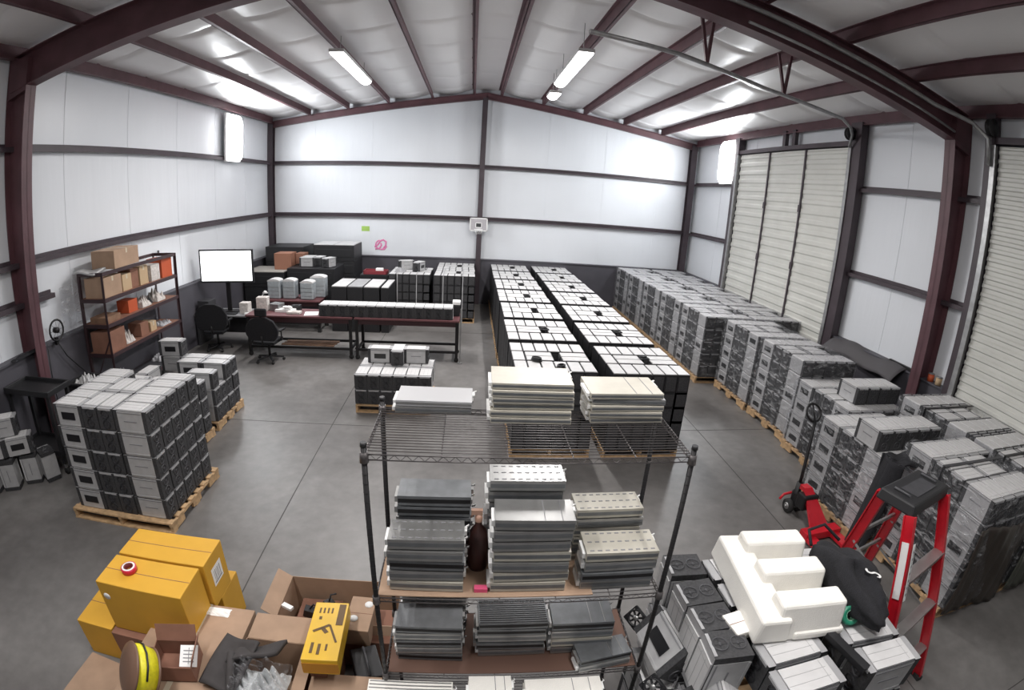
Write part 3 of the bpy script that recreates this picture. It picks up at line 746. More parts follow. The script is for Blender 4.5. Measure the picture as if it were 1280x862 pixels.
carton(-2.02, 2.20, 0, .78, 1.14, .50, 'large brown carton beside the yellow cartons with a torn white label', seam='y')
crumple(-1.93, 2.70, .502, .22, .09, .012, whitep, 'torn_label', 'torn white shipping label on the far edge of the large brown carton', 'label', 5)
open_box(-1.375, 2.17, 0, .46, .66, .49, 'open brown carton full of dark foam sheets and plastic', [(0,1,.25,2),(1,0,.085,-4)])
carton(-.80, 1.98, 0, .50, .62, .44, 'brown carton standing at the left foot of the wire shelving', seam='x')
# foam sheets
def sheet(pts, label, m, name='foam_sheet', th=.02, cat='foam'):
    b = MB().grid(lambda u, v: (Vector(pts[0])*(1-u)*(1-v)+Vector(pts[1])*u*(1-v)+Vector(pts[2])*u*v+Vector(pts[3])*(1-u)*v+Vector((0,0,.02*math.sin(5*u+3*v)))), 12, 12)
    o = b.ob(name, m); s = o.modifiers.new('solid', 'SOLIDIFY'); s.thickness = th; return tag(o, label, cat)
fo = mat('grey_foam', (.05,.045,.045), .9, 0, .15, 12)
sheet([(-1.78,1.98,.56),(-1.50,1.90,.60),(-1.42,2.34,.64),(-1.72,2.44,.58)], 'dark grey foam sheet leaning at the left of the open carton', fo)
sheet([(-1.60,2.12,.66),(-1.28,2.28,.66),(-1.24,2.42,.60),(-1.56,2.30,.62)], 'folded dark foam strip lying across the open carton', fo, th=.03)
m = MB().tube([(-1.58,2.20,.66),(-1.52,1.95,.60),(-1.5,1.85,.56)], [.03,.028,.02], 10); tag(m.ob('foam_roll', fo), 'rolled edge of black foam hanging into the open carton', 'foam')
crumple(-1.36, 2.02, .48, .40, .44, .20, film, 'plastic_film', 'crumpled clear plastic film in the open carton', 'plastic', 8).location.z = .56
crumple(-1.36, 2.02, .46, .36, .40, .17, mat('milky_plastic', (.62,.64,.64), .25), 'bubble_wrap', 'milky bubble wrap bunched in the open carton', 'plastic', 18)
# small brown box with white label, yellow coil
t = open_box(-2.00, 2.10, .51, .32, .26, .15, 'small dark brown open box with white label on the brown carton', [(0,1,.12,60),(1,0,.10,70)], card_d, 12)
MB().box((.13, -.03, .165), (.13, .16, .003), rot=Matrix.Rotation(R(22),3,'X')).ob('white_label', whitep, t)
m = MB(); 
m.box((.13, -.03, .1675), (.004, .12, .002), rot=Matrix.Rotation(R(22),3,'X'))
for i in range(4): m.box((.13, -.07+.025*i, .1675-.016+.010*i), (.08, .007, .002), rot=Matrix.Rotation(R(22),3,'X'))
m.ob('label_print', print_g, t)
t = thing('cord_spool', 'spool of bright yellow cord at the bottom left edge', 'cord', (-2.16, 1.86, .70), (R(12), R(-52), R(25)))
MB().lathe([(.05,-.09),(.17,-.09),(.19,0),(.185,.06),(.05,.06),(.05,-.09)], 36).ob('wound_cord', yelc, t)
MB().lathe([(.0,-.105),(.18,-.105),(.18,-.092),(.0,-.092)], 36).ob('flange', mat('brown_plastic', (.16,.09,.06), .4), t)
MB().lathe([(.0,.10),(.10,.10),(.19,.075),(.20,.062),(.0,.062)], 36).ob('flange', MATS['brown_plastic'], t)
m = MB(); m.tube([(.2*math.cos(a*.5), .2*math.sin(a*.5), 0) for a in range(-2, 4)], .008, 6); m.ob('tie_band', blackp, t)
# open box by shelving, yellow tool case, small box, black case
open_box(-1.0, 3.06, 0, .98, .50, .40, 'open brown carton on the floor behind the yellow tool case', [(-1,0,.14,35),(0,-1,.20,-70)])
MB0 = MB().box((0,0,.012), (.10,.04,.025)); tag(MB0.ob('plastic_connector', whitep, None, (-1.42, 2.93, .40), (0,0,R(-25))), 'white plastic connector on the rim of the open brown carton', 'connector')
for i, (x, y, l) in enumerate(((-1.30,3.05,'left'),(-1.16,3.12,'right'))):
    m = MB().box((0,0,.05), (.09,.06,.10)); m.tube([(0,0,.1),(.02,.02,.15),(.06,0,.16),(.10,.03,.12)], .008, 6)
    tag(m.ob('black_adapter', blackp, None, (x, y, .21), (.2,.3,i)), f'black power adapter with lead, {l} one inside the open brown carton', 'adapter')
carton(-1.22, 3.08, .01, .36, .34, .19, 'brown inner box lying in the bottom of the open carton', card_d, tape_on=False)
t = thing('yellow_tool_carton', 'bright yellow tool carton with black lettering leaning by the shelf post', 'box', (-.955, 2.47, .555), (R(-4), R(0), R(3)))
MB().box((0,0,.07), (.25, .58, .14)).ob('box_body', yel2, t, bevel=.004)
m = MB()
for i in range(4): m.box((-.075+.03*i, .20, .1415), (.012, .055, .002))
m.box((.085, .16, .1415), (.05, .22, .002)); m.box((-.06, .12, .1415), (.02, .03, .002))
m.bar((-.09,-.02,.1415), (.02,.05,.1415), .022, .002); m.bar((.02,.05,.1415), (.09,-.12,.1415), .016, .002); m.bar((-.03,.02,.1415), (.01,-.03,.1415), .03, .002)
m.box((-.07,-.18,.1415), (.02,.10,.002)); m.box((-.02,-.19,.1415), (.02,.10,.002)); m.box((.03,-.17,.1415), (.014,.06,.002))
m.ob('black_print', mat('brown_print', (.12,.06,.01), .5), t)
MB().box((0, -.2915, .06), (.25, .004, .09)).ob('end_panel', mat('orange_end', (.50,.22,.02), .5), t)
carton(-.995, 2.50, .0, .12, .50, .55, 'tall slim brown box propping up the yellow tool carton', card_d, tape_on=False)
t = carton(-.79, 2.84, .33, .20, .36, .17, 'small brown box with two round white stickers', card, rz=-3, tape_on=False)
for x, y in ((-.04,-.06), (.05,.10)): MB().lathe([(0,.171),(.034,.171),(.034,.1725),(0,.1725)], 18, (x, y, 0)).ob('round_sticker', whitep, t)
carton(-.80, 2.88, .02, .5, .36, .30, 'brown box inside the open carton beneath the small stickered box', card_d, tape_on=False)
t = thing('black_tool_case', 'black tool case with looped handle beside the shelf post', 'case', (-.69, 2.45, .0), R(20))
MB().box((0,0,.2), (.20,.30,.40)).ob('case_body', blackp, t, bevel=.01); MB().tube([(0,-.12,.40),(0,-.16,.45),(0,-.05,.47),(0,.10,.45),(0,.10,.40)], .01, 8).ob('handle', darkg, t)

# ------------------------------------------------------------------ foreground right pile
pallet(2.08, 1.92, 1.3, 1.35, 'lower of two wooden pallets under the foreground right pile', group='pallets under the foreground pile')
b = pallet(2.08, 1.92, 1.3, 1.35, 'upper of two wooden pallets under the foreground right pile', group='pallets under the foreground pile'); b.location.z = .139
zf = .139*2; G = 'computers in the foreground right pile'
for k in range(4):
    z = zf+k*(UH+.003)
    for c_, (cx, col) in enumerate(((1.86, 'inner'), (2.46, 'outer'))):
        for i in range(5):
            y = 1.40+i*.245
            if k < 3 and not (i == 0 or (c_ == 1)) : continue
            unit((cx+jit(.015), y+jit(.008), z), R((3 if c_ == 0 else -4)+jit(1.5)), i % 2 == 1, f'silver computer in foreground pile, {["lowest","second","third","top"][k]} layer, {col} column, {ORD[i]} row', G)
ztop = zf+4*(UH+.003)
for k in range(2):
    for i, y in enumerate((1.72, 1.95, 2.18, 2.41)):   # units on end, fans up
        unit((1.60-.02*k, y+jit(.01), ztop-.20-k*.45), (0, R(-90+jit(2)), R(jit(3))), i == 2, f'dark-fanned computer stood on end at left of foreground pile, {["upper","lower"][k]} tier, {ORD[i]} from viewer', G)
for k in range(3):
    for i, y in enumerate((1.58, 2.02)):
        unit((1.235, y, k*(UH+.003)), R(-88+jit(2)), False, f'silver computer beside the right shelf post, {["lowest","middle","upper"][k]} of its column, {["nearer","farther"][i]} one', G)
unit((1.245, 2.08, .86), (R(-38), 0, R(-84)), True, 'silver computer with black window tipped against the left side of the pile', G)
unit((1.33, 1.50, .90), (R(-42), 0, R(-100)), False, 'silver computer tipped at the front left of the foreground pile', G)
for i, (x, y, z, l) in enumerate(((1.20, 2.40, .90, 'upper'), (1.16, 1.84, .87, 'lower'))):
    t = thing('cooling_fan', f'loose black square cooling fan with silver hub, {l} one by the shelf post', 'fan', (x, y, z), (R(60), R(20), R(-60)))
    m = MB(); M0 = Matrix.Identity(3)
    m.lathe([(.052,-.012),(.062,-.012),(.062,.012),(.052,.012),(.052,-.012)], 24)
    for sx in (-1,1):
        for sy in (-1,1): m.box((sx*.052, sy*.052, 0), (.022,.022,.024))
        m.box((sx*.062, 0, 0), (.006,.12,.024)); m.box((0, sx*.062, 0), (.12,.006,.024))
    m.ob('frame', blackp, t); MB().lathe([(0,.012),(.02,.012),(.02,-.008),(0,-.008)], 16).ob('hub', alu, t)
    m = MB()
    for a in range(7): m.box((.035*math.cos(a*.9), .035*math.sin(a*.9), 0), (.034,.016,.002), rot=Matrix.Rotation(a*.9,3,'Z') @ Matrix.Rotation(.5,3,'X'))
    m.ob('blades', blackp, t)
    MB().tube([(.05,.05,0),(.09,.08,-.03),(.12,.05,-.08),(.10,.0,-.12)], .004, 6).ob('fan_lead', blackp, t)
carton(1.60, 1.86, ztop-.03, .13, .17, .06, 'small white carton beside the foam block', foamw, tape_on=False, rz=10)
# foam packing
t = thing('foam_packing_block', 'large white foam packing insert with three raised bars on the pile', 'foam', (1.97, 2.08, ztop+.003), (R(0), R(0), R(-6)))
m = MB(); w, d = .62, .84
m.box((-w/2+.12, 0, .085), (.24, d, .17), taper=(.8,.98)); m.box((.13, 0, .03), (w-.26, d, .06))
for y in (-d/2+.125, 0.0, d/2-.125): 
    m.box((.06, y, .12), (w-.16, .235, .24), taper=(.97,.62))
o = m.ob('foam_body', foamw, t, bevel=.018)
# bag
rb = random.Random(3)
def bagf(u, v):
    a, e = 2*math.pi*u, math.pi*(v-.5); cr = math.cos(e); 
    r = 1+.10*math.sin(3*a+1)+.05*math.sin(7*a+4*v)+.04*math.sin(11*v*2+3*a)+.02*math.sin(17*a-6*v)
    cr = cr**.6; x = .18*cr*math.cos(a)*r; y = .40*cr*math.sin(a)*r*(1-.10*math.sin(a)); z = .12+.13*math.sin(e)*(1+.25*math.sin(2*a+2))+.012*math.sin(9*x*5+5*y)*cr
    return (x, y, max(z, 0.0))
t = thing('black_bag', 'soft black bag with a white letter slumped beside the white foam', 'bag', (2.47, 1.98, ztop+.004), R(-3))
MB().grid(bagf, 48, 24).ob('bag_body', blackf, t)
MB().tube([(.1,.30,.2),(.02,.42,.26),(-.12,.40,.24),(-.16,.28,.2)], .012, 8).ob('strap_loop', blackf, t)
def text_mesh(s, size, depth, name, m, parent, loc, rot):
    cu = bpy.data.curves.new('t', 'FONT'); cu.body = s; cu.size = size; cu.extrude = depth; cu.align_x = 'CENTER'; cu.align_y = 'CENTER'
    o = bpy.data.objects.new('t', cu); C.objects.link(o); bpy.context.view_layer.update()
    me = bpy.data.meshes.new_from_object(o.evaluated_get(bpy.context.evaluated_depsgraph_get())); bpy.data.objects.remove(o)
    me.materials.clear(); me.materials.append(m); return put(name, me, parent, loc, rot)
text_mesh('S', .17, .002, 'printed_letter', whitep, t, (.07, -.14, .262), (R(8), R(14), R(50)))
t = thing('green_tape_roll', 'roll of green tape leaning between foam block and black bag', 'tape', (2.33, 1.72, ztop+.062), (R(50), R(10), R(-20)))
MB().lathe([(.035,-.025),(.062,-.025),(.062,.025),(.035,.025),(.035,-.025)], 28).ob('tape_winding', green, t)
MB().lathe([(.031,-.026),(.035,-.026),(.035,.026),(.031,.026),(.031,-.026)], 28).ob('core', mat('pale_green', (.25,.5,.35), .5), t)
MB0 = MB().box((0,0,.02), (.06,.36,.04)); tag(MB0.ob('black_bracket', blackp, None, (2.17, 1.50, ztop+.002), (0,0,R(12))), 'black plastic bracket lying between the two pale columns of the pile', 'bracket')

# ------------------------------------------------------------------ red ladder
t = thing('step_ladder', 'red folding step ladder with black top cap and grey steps', 'ladder', (3.4, 2.35, 0))
L0 = Vector((3.4, 2.35, 0))
T1, T2, T3, T4 = [Vector(p)-L0 for p in ((3.02,2.10,1.80), (3.62,2.28,1.80), (3.02,2.42,1.80), (3.52,2.56,1.80))]
B1, B2, B3, B4 = [Vector(p)-L0 for p in ((3.05,1.52,0.), (4.02,1.86,0.), (3.20,2.92,0.), (4.0,3.12,0.))]
def rail(a, b, up): 
    m = MB(); m.bar(a, b, .085, .012, up=up); 
    d = (Vector(b)-Vector(a)).normalized(); u = Vector(up); y = u.cross(d).normalized()
    m.bar(a+y*.04, b+y*.04, .010, .045, up=up); m.bar(a-y*.04, b-y*.04, .010, .045, up=up); return m
sd = (T2-T1).normalized()
for a, b, nm in ((T1,B1,'front_rail'), (T2,B2,'front_rail'), (T3,B3,'rear_rail'), (T4,B4,'rear_rail')):
    o = rail(a, b+Vector((0,0,.03)), tuple(sd)).ob(nm, red, t)
    MB().box(b+Vector((0,0,.02)), (.06,.11,.04)).ob('rubber_foot', rubber, o)
for f in (.27, .53, .79):
    p, q = T1.lerp(B1, f), T2.lerp(B2, f)
    m = MB().bar(p, q, .10, .025); m.bar(p-Vector((0,.045,.02)), q-Vector((0,.045,.02)), .006, .03); m.ob('step', alu, t)
for f in (.25, .45, .7):
    MB().bar(T3.lerp(B3, f), T4.lerp(B4, f), .02, .03).ob('rear_brace', alu, t)
for A_, B_, C_, D_ in ((T1,B1,T3,B3), (T2,B2,T4,B4)):
    m = MB().bar(A_.lerp(B_, .38), C_.lerp(D_, .30), .022, .006, up=(1,0,0)); m.bar(A_.lerp(B_, .62), C_.lerp(D_, .5), .022, .006, up=(1,0,0)); m.ob('spreader_bar', alu, t)
c = (T1+T2+T3+T4)/4
ang = math.atan2(sd.y, sd.x); o = MB().box((0,0,0), (.66,.34,.09), taper=(.94,.88)).ob('top_cap', blackp, t, loc=tuple(c+Vector((0,0,.03))), rot=(0,0,ang), bevel=.015)
m = MB().box((0,-.02,.047), (.34,.15,.006)); m.ob('cap_tray', darkg, o)
for x in (-.23, .23): MB().tube([(x,-.06,.03),(x,-.06,.055),(x,.08,.055),(x,.08,.03)], .010, 6).ob('cap_grip', darkg, o)
for a, b, f0, f1 in ((T1,B1,.10,.33), (T1,B1,.45,.60)):
    d = (b-a).normalized(); nrm = Vector((-d.y*0+0, -1, 0)); nrm = (Vector((0,-1,0))-d*Vector((0,-1,0)).dot(d)).normalized()
    s = MB(); lo = sd.cross(d).normalized(); lo = lo if lo.y < 0 else -lo
    out = -sd
    s.bar(a.lerp(b, f0)+out*.012, a.lerp(b, f1)+out*.012, .06, .002, up=tuple(sd)); s.bar(a.lerp(b, f0)+lo*.068, a.lerp(b, f1)+lo*.068, .035, .002, up=tuple(lo)); q = s.ob('safety_label', whitep, t)
    k = MB()
    k.bar(a.lerp(b, f0+.02)+lo*.0702, a.lerp(b, f1-.02)+lo*.0702, .006, .001, up=tuple(lo))
    for i in range(7): p = a.lerp(b, f0+(f1-f0)*(i+1)/8)+lo*.0705; k.bar(p-sd*.0+d*-.006, p+d*.012, .018, .001, up=tuple(lo))
    k.ob('label_print', print_g, q)

# ------------------------------------------------------------------ pallet jack
t = thing('pallet_jack', 'red pallet jack with black handle parked against the wrapped stacks', 'pallet jack', (4.24, 4.50, 0), R(-86))
M90 = Matrix.Rotation(R(90), 3, 'X')
for s in (-1, 1):
    MB().lathe([(0,-.03),(.085,-.03),(.095,-.02),(.095,.02),(.085,.03),(0,.03)], 24, (-.20, s*.075, .095), 0, M90).ob('steer_wheel', rubber, t)
    MB().lathe([(0,-.034),(.045,-.034),(.045,.034),(0,.034)], 18, (-.20, s*.075, .095), 0, M90).ob('wheel_hub', galv, t)
MB().tube([(-.20,-.13,.095),(-.20,.13,.095)], .012, 8).ob('axle', galv, t)
m = MB().lathe([(0,.12),(.06,.12),(.065,.30),(.045,.32),(.04,.44),(0,.44)], 18, (-.19,0,0)); m.box((-.13,0,.22), (.14,.12,.16)); m.ob('pump', blackm, t)
m = MB(); b0 = 0
m.v += [(-.12,-.055,.46),(-.12,.055,.46),(-.02,.065,.46),(-.02,-.065,.46),(.40,-.15,.10),(.40,.15,.10),(.40,.15,.05),(.40,-.15,.05),(-.02,-.055,.40),(-.02,.055,.40),(-.12,.05,.40),(-.12,-.05,.40)]
for f_ in ((0,1,2,3)[::-1],(3,2,5,4)[::-1],(4,5,6,7)[::-1],(8,9,6,7),(11,10,9,8),(0,11,8,3),(3,8,7,4),(1,2,9,10),(2,5,6,9),(0,1,10,11)): m.f.append(f_); m.m.append(0); m.sm.append(0)
m.ob('red_frame', red, t)
MB().box((.02,0,.30), (.16,.24,.20)).ob('hydraulic_housing', blackm, t, bevel=.02)
m = MB().box((.40,0,.085), (.14,.56,.10)); m.ob('fork_crossbeam', red, t, bevel=.006)
for s in (-1, 1): 
    m = MB().box((.62,s*.20,.058), (.44,.15,.05)); m.ob('fork', red, t, bevel=.006)
    MB().tube([(.74,s*.20-.05,.032),(.74,s*.20+.05,.032)], .03, 12).ob('fork_roller', rubber, t)
hd = [(-.19,0,.40), (-.24,.04,.62), (-.40,.17,1.08), (-.44,.20,1.18)]
m = MB().tube(hd, .022, 10); m.ob('handle_shaft', blackm, t)
lp = [(-.44+.02*math.sin(a)*0-.06*(1-math.cos(a)), .20+.12*math.sin(a), 1.27-.10*math.cos(a)) for a in [k*math.pi/7 for k in range(14)]]
h = MB().tube(lp, .016, 8, closed=True).ob('handle_loop', blackm, t)
MB().tube([(-.44,.20,1.18),(-.55,.20,1.36)], .012, 8).ob('release_lever', blackp, h)
MB().tube([(-.30,-.16,.14),(-.31,-.10,.20),(-.30,0,.22),(-.31,.10,.20),(-.30,.16,.14)], .018, 8).ob('toe_guard', red, t)
# black cloth
def cl(u, v):   # v from top to bottom
    x = 4.42+.10*(1-v)*1.2+.02*math.sin(9*u+2*v); y = 3.66-.32*(u-.5)*(1-.25*v)-.1*v+.03*math.sin(14*u); z = 1.30-1.05*v
    return (x-.10*v+.025*math.sin(16*u+3*v), y+.02*math.cos(12*u), z)
b = MB().grid(cl, 24, 24); b.grid(lambda u, v: (4.56+.42*v, 3.66-.32*(u-.5)+.02*math.sin(14*u), 1.295+.02*math.sin(9*v+6*u)), 24, 10)
o = b.ob('draped_cloth', blackf); s = o.modifiers.new('solid', 'SOLIDIFY'); s.thickness = .02; tag(o, 'black cloth draped over the stack corner between jack and ladder', 'cloth')
# dark wrapped covers on the front faces of the nearest stacks
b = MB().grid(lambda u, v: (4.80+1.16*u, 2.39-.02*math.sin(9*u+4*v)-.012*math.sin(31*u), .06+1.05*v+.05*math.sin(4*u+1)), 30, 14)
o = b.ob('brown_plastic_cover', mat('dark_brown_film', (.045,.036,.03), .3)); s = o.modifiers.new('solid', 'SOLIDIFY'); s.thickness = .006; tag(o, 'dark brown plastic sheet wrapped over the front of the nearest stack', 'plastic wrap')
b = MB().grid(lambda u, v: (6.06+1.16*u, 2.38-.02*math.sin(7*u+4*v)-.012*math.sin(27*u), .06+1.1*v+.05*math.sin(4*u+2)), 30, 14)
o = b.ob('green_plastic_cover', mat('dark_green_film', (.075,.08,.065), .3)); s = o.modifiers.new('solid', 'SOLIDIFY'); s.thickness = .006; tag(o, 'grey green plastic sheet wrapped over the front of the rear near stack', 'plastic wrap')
# ------------------------------------------------------------------ left wall shelving
sx0, sx1, sy0, sy1 = -6.40, -5.88, 7.0, 9.3
t = thing('storage_rack', 'dark steel storage rack along the left wall filled with boxes', 'shelf', ((sx0+sx1)/2, (sy0+sy1)/2, 0))
W3, D3 = (sx1-sx0)/2, (sy1-sy0)/2
rk = mat('rack_maroon', (.045,.024,.028), .5)
for a in (-1, 1):
    for b in (-1, 1):
        m = MB().box((a*W3, b*D3, 1.20), (.045, .006, 2.40)); m.box((a*(W3-.02*1), b*(D3-.02), 1.20), (.006,.045,2.40)); m.ob('post', rk, t)
LV = [.35, 1.05, 1.55, 1.97, 2.40]
for i, z in enumerate(LV):
    m = MB()
    for a in (-1, 1): m.box((a*W3, 0, z-.03), (.02, 2*D3, .06))
    for b in (-1, 1): m.box((0, b*D3, z-.03), (2*W3, .02, .06))
    m.ob('shelf_beam', rk, t)
    if i < 4: MB().box((0,0,z-.008), (2*W3-.03, 2*D3-.03, .014)).ob('shelf_board', card_d if i else darkg, t)
MB().bar((-W3, -D3, .4), (W3, -D3, 1.3), .02, .006, up=(0,1,0)).ob('cross_brace', rk, t)
dk = {'tan': mat('tan_card', (.50,.36,.22), .8), 'brown': card, 'dk': card_d, 'orange': mat('orange_red', (.50,.09,.03), .6), 'white': mat('white_print', (.62,.58,.55), .7, 0, .25, 25), 'wood': mat('plank_brown', (.23,.13,.08), .7, 0, .3, 6)}
items = [ # y, z, depth along y, width x, h, mat, label
 (7.30, 1.97, .50, .42, .33, 'brown', 'wide brown box at the near end of the top shelf level'),
 (7.75, 1.97, .28, .34, .28, 'tan', 'tan open-front box on the upper shelf of the rack'),
 (8.02, 1.97, .22, .30, .32, 'dk', 'dark brown box beside the tan box on the rack'),
 (8.28, 1.97, .26, .34, .34, 'tan', 'tan box with white print in the middle of the rack'),
 (8.66, 1.97, .30, .34, .30, 'white', 'white printed box near the far end of the rack'),
 (9.06, 1.97, .34, .36, .36, 'orange', 'orange red box at the far end of the rack'),
 (7.25, 1.05, .46, .40, .36, 'dk', 'maroon brown crate on the third shelf near end'),
 (8.15, 1.05, .24, .30, .24, 'dk', 'small dark box with yellow label on the third shelf'),
 (8.45, 1.05, .20, .28, .18, 'tan', 'small tan box low on the rack'),
 (7.25, 1.55, .40, .36, .10, 'wood', 'stack of brown trays on the second shelf of the rack'),
 (7.9, 1.55, .28, .26, .22, 'orange', 'dark red box on the second shelf of the rack'),
]
for y, z, d, w, h, m_, lb in items:
    carton((sx0+sx1)/2+.03, y, z, w, d, h, lb, dk[m_], rz=jit(3), tape_on=m_ in ('brown','tan'))
carton(-6.12, 7.72, 2.402, .48, .78, .30, 'large brown carton lying on the very top of the rack', card, rz=4)
sheet([(-6.46,6.95,2.41),(-6.0,6.95,2.41),(-6.0,7.28,2.43),(-6.46,7.28,2.43)], 'pale sheet on top of the near end of the rack', mat('pale_sheet', (.5,.5,.5), .6), 'flat_sheet', .03, 'sheet')
for i, (y, z, s_, lb) in enumerate(((7.68, 1.05, .26, 'white printed bag on the third shelf of the rack'), (8.3, 1.55, .3, 'white plastic bundle on the second shelf of the rack'), (8.8, 1.55, .3, 'grey plastic bundle at the far end of the second shelf'), (8.9, 1.05, .34, 'pale papers heaped at the far end of the third shelf'), (8.9, .35, .5, 'clear plastic bag of parts on the bottom shelf'), (7.5, .35, .5, 'grey sack on the bottom shelf near end'))):
    crumple(-6.12, y, z, .34, s_, .26 if i != 3 else .08, dk['white'] if i < 3 else mat('grey_bag', (.38,.38,.40), .4), 'plastic_bundle', lb, 'bag', 40+i)
crumple(-6.12, 8.5, 1.55, .2, .2, .16, blackp, 'black_bundle', 'small black bundle between pale bundles on the second shelf', 'bag', 61)

# wall bits left
t = thing('wall_fan', 'small black fan hanging by the left frame column', 'fan', (-6.36, 6.28, 1.66), (0, R(90), 0))
MB().tube([(.16*math.cos(a*.4), .16*math.sin(a*.4), 0) for a in range(16)], .016, 8, closed=True).ob('guard_ring', blackm, t)
m = MB()
for a in range(8): m.tube([(.03*math.cos(a*.785), .03*math.sin(a*.785), .01), (.16*math.cos(a*.785), .16*math.sin(a*.785), 0)], .003, 4)
m.ob('grille', blackm, t); MB().lathe([(0,.03),(.045,.03),(.045,-.05),(0,-.05)], 16).ob('motor', blackm, t)
MB().box((.17,0,-.04), (.12,.05,.05)).ob('mount', blackm, t)
tag(MB().tube([(-6.38,6.30,1.45),(-6.39,6.45,1.2),(-6.36,6.8,.8),(-6.3,7.0,.3),(-6.2,6.9,.012),(-5.9,6.7,.012)], .012, 6).ob('power_cord', blackp), 'black cord running from the wall fan down to the floor', 'cord')
tag(MB().tube([(-6.40,6.06,1.44),(-6.41,6.04,1.0),(-6.41,6.05,.012)], .008, 6).ob('wall_conduit', blackp), 'thin cable dropping straight down the grey wainscot', 'cable')
crumple(-6.41, 5.62, WZ+.035, .10, .7, .05, blackf, 'rag', 'dark rag lying on the wainscot ledge by the frame column', 'rag', 71)
MB0 = MB().grid(lambda u, v: (-6.44+.05*math.sin(7*u)*math.sin(5*v), 6.55+.5*u, 1.5+.75*v), 14, 14); tag(MB0.ob('plastic_sheet', film), 'clear plastic sheet hanging on the wall beside the rack', 'plastic')
MB0 = MB().box((0,0,0), (.02,.05,.09)); tag(MB0.ob('wall_switch', darkg, None, (-6.57, 9.75, 2.35)), 'small dark switch box on the left wall beyond the rack', 'switch')
# cart with tray top
t = thing('utility_cart', 'black plastic utility cart with tray top against the left wall', 'cart', (-5.93, 5.22, 0))
m = MB(); m.box((0,0,1.16), (.92,.46,.02))
for s in (-1, 1): m.box((s*.46,0,1.18), (.03,.49,.08)); m.box((0,s*.235,1.18), (.92,.03,.08))
m.ob('tray', blackp, t, bevel=.006); 
m = MB(); m.box((0,0,.30), (.90,.44,.02))
for s in (-1, 1): m.box((s*.45,0,.32), (.02,.46,.08)); m.box((0,s*.225,.32), (.90,.02,.08))
m.ob('lower_tray', blackp, t)
for a in (-1, 1):
    for b_ in (-1, 1):
        MB().box((a*.42, b_*.20, .66), (.06,.04,1.0)).ob('leg', blackp, t); MB().lathe([(0,-.012),(.05,-.012),(.05,.012),(0,.012)], 16, (a*.42, b_*.20, .052), 0, M90).ob('caster', rubber, t)
        MB().box((a*.42, b_*.20, .13), (.03,.03,.07)).ob('caster_stem', galv, t)
# units standing on end and lying by the left edge
GL = 'computers by the left edge of the floor'
for i, (x, y, rz) in enumerate(((-6.28, 4.36, 20), (-6.02, 4.53, 28), (-5.80, 4.80, 30), (-5.58, 4.80, -30), (-6.28, 4.68, 10))):
    unit((x, y, .222), (0, R(-90), R(rz)), False, f'silver computer stood on end near the left edge, {ORD[i]} counted from the viewer' if i < 4 else 'silver computer stood on end tucked behind the others at left', GL)
unit((-5.98, 4.66, .46), R(37), True, 'white computer with black window lying across the on-end ones at left', GL)
unit((-6.30, 4.40, .46), R(37), False, 'white computer lying at the extreme left edge on the on-end ones', GL)
unit((-6.14, 4.60, .727), R(35), False, 'topmost white computer at the extreme left edge', GL)
tag(MB().bar((-6.25,3.95,.02), (-5.93,3.86,.02), .03, .03).bar((-5.93,3.86,.02), (-5.98,3.72,.02), .03, .03).ob('black_bracket', blackm), 'bent black metal foot on the floor at the left edge', 'bracket')
t = thing('black_tote', 'black storage tote behind the nearest left stack', 'tote', (-5.66, 6.10, 0))
m = MB()
for s in (-1, 1): m.box((s*.27,0,.48), (.02,.44,.96)); m.box((0,s*.21,.48), (.52,.02,.96))
m.box((0,0,.01), (.52,.42,.02)); m.ob('tote_body', blackp, t)
m = MB()
for s in (-1, 1): m.box((s*.285,0,.965), (.04,.50,.03)); m.box((0,s*.235,.965), (.61,.04,.03))
m.ob('rim', blackp, t); MB().box((0,0,.80), (.50,.40,.02)).ob('lid_insert', darkg, t)
crumple(-5.78, 6.12, .84, .4, .32, .24, mat('white_sack', (.6,.6,.6), .5), 'white_sack', 'crumpled white sack stuffed in the black tote', 'bag', 77)

# ------------------------------------------------------------------ desk, screen, chairs, benches
t = thing('office_desk', 'grey desk with cluttered top under the large screen', 'desk', (-5.70, 11.15, 0))
MB().box((0,0,.74), (1.5,.72,.035)).ob('desk_top', mat('desk_grey', (.25,.25,.26), .5), t, bevel=.004)
for s in (-1, 1): MB().box((s*.70,0,.36), (.05,.66,.72)).ob('side_panel', darkg, t)
MB().box((0,.30,.42), (1.36,.02,.5)).ob('modesty_panel', darkg, t)
t = thing('large_screen', 'large flat screen glowing white on a stand above the desk', 'screen', (-5.70, 11.18, .76), R(5))
MB().box((0,0,1.08), (1.34,.05,.78)).ob('bezel', blackp, t, bevel=.006)
MB().box((0,-.027,1.085), (1.26,.004,.70)).ob('display', mat('screen_white', (.97,.99,1.), .2, emit=2.2), t)
MB().box((0,.04,.50), (.10,.05,1.0)).ob('stand_post', blackm, t); MB().box((0,.02,.012), (.5,.26,.022)).ob('stand_foot', blackm, t, bevel=.004)
for i, (x, y, w, d, h, m_, nm, lb, ct) in enumerate((
    (-6.22, 11.05, .30, .34, .30, darkg, 'computer_tower', 'dark computer tower on the left end of the desk', 'computer'),
    (-5.95, 10.95, .26, .20, .02, whitep, 'paper_stack', 'white papers on the left of the desk', 'paper'),
    (-5.62, 10.92, .44, .15, .025, blackp, 'keyboard', 'black keyboard on the desk below the screen', 'keyboard'),
    (-5.22, 11.05, .22, .20, .26, dk['white'], 'white_carton', 'white carton on the right end of the desk', 'box'),
    (-5.10, 10.88, .14, .10, .05, whitep, 'white_tray', 'small white tray at the front right of the desk', 'tray'))):
    o = MB().box((0,0,h/2), (w,d,h)); o = o.ob(nm, m_, None, (x, y, .760), (0,0,R(jit(8))), bevel=.006); tag(o, lb, ct)
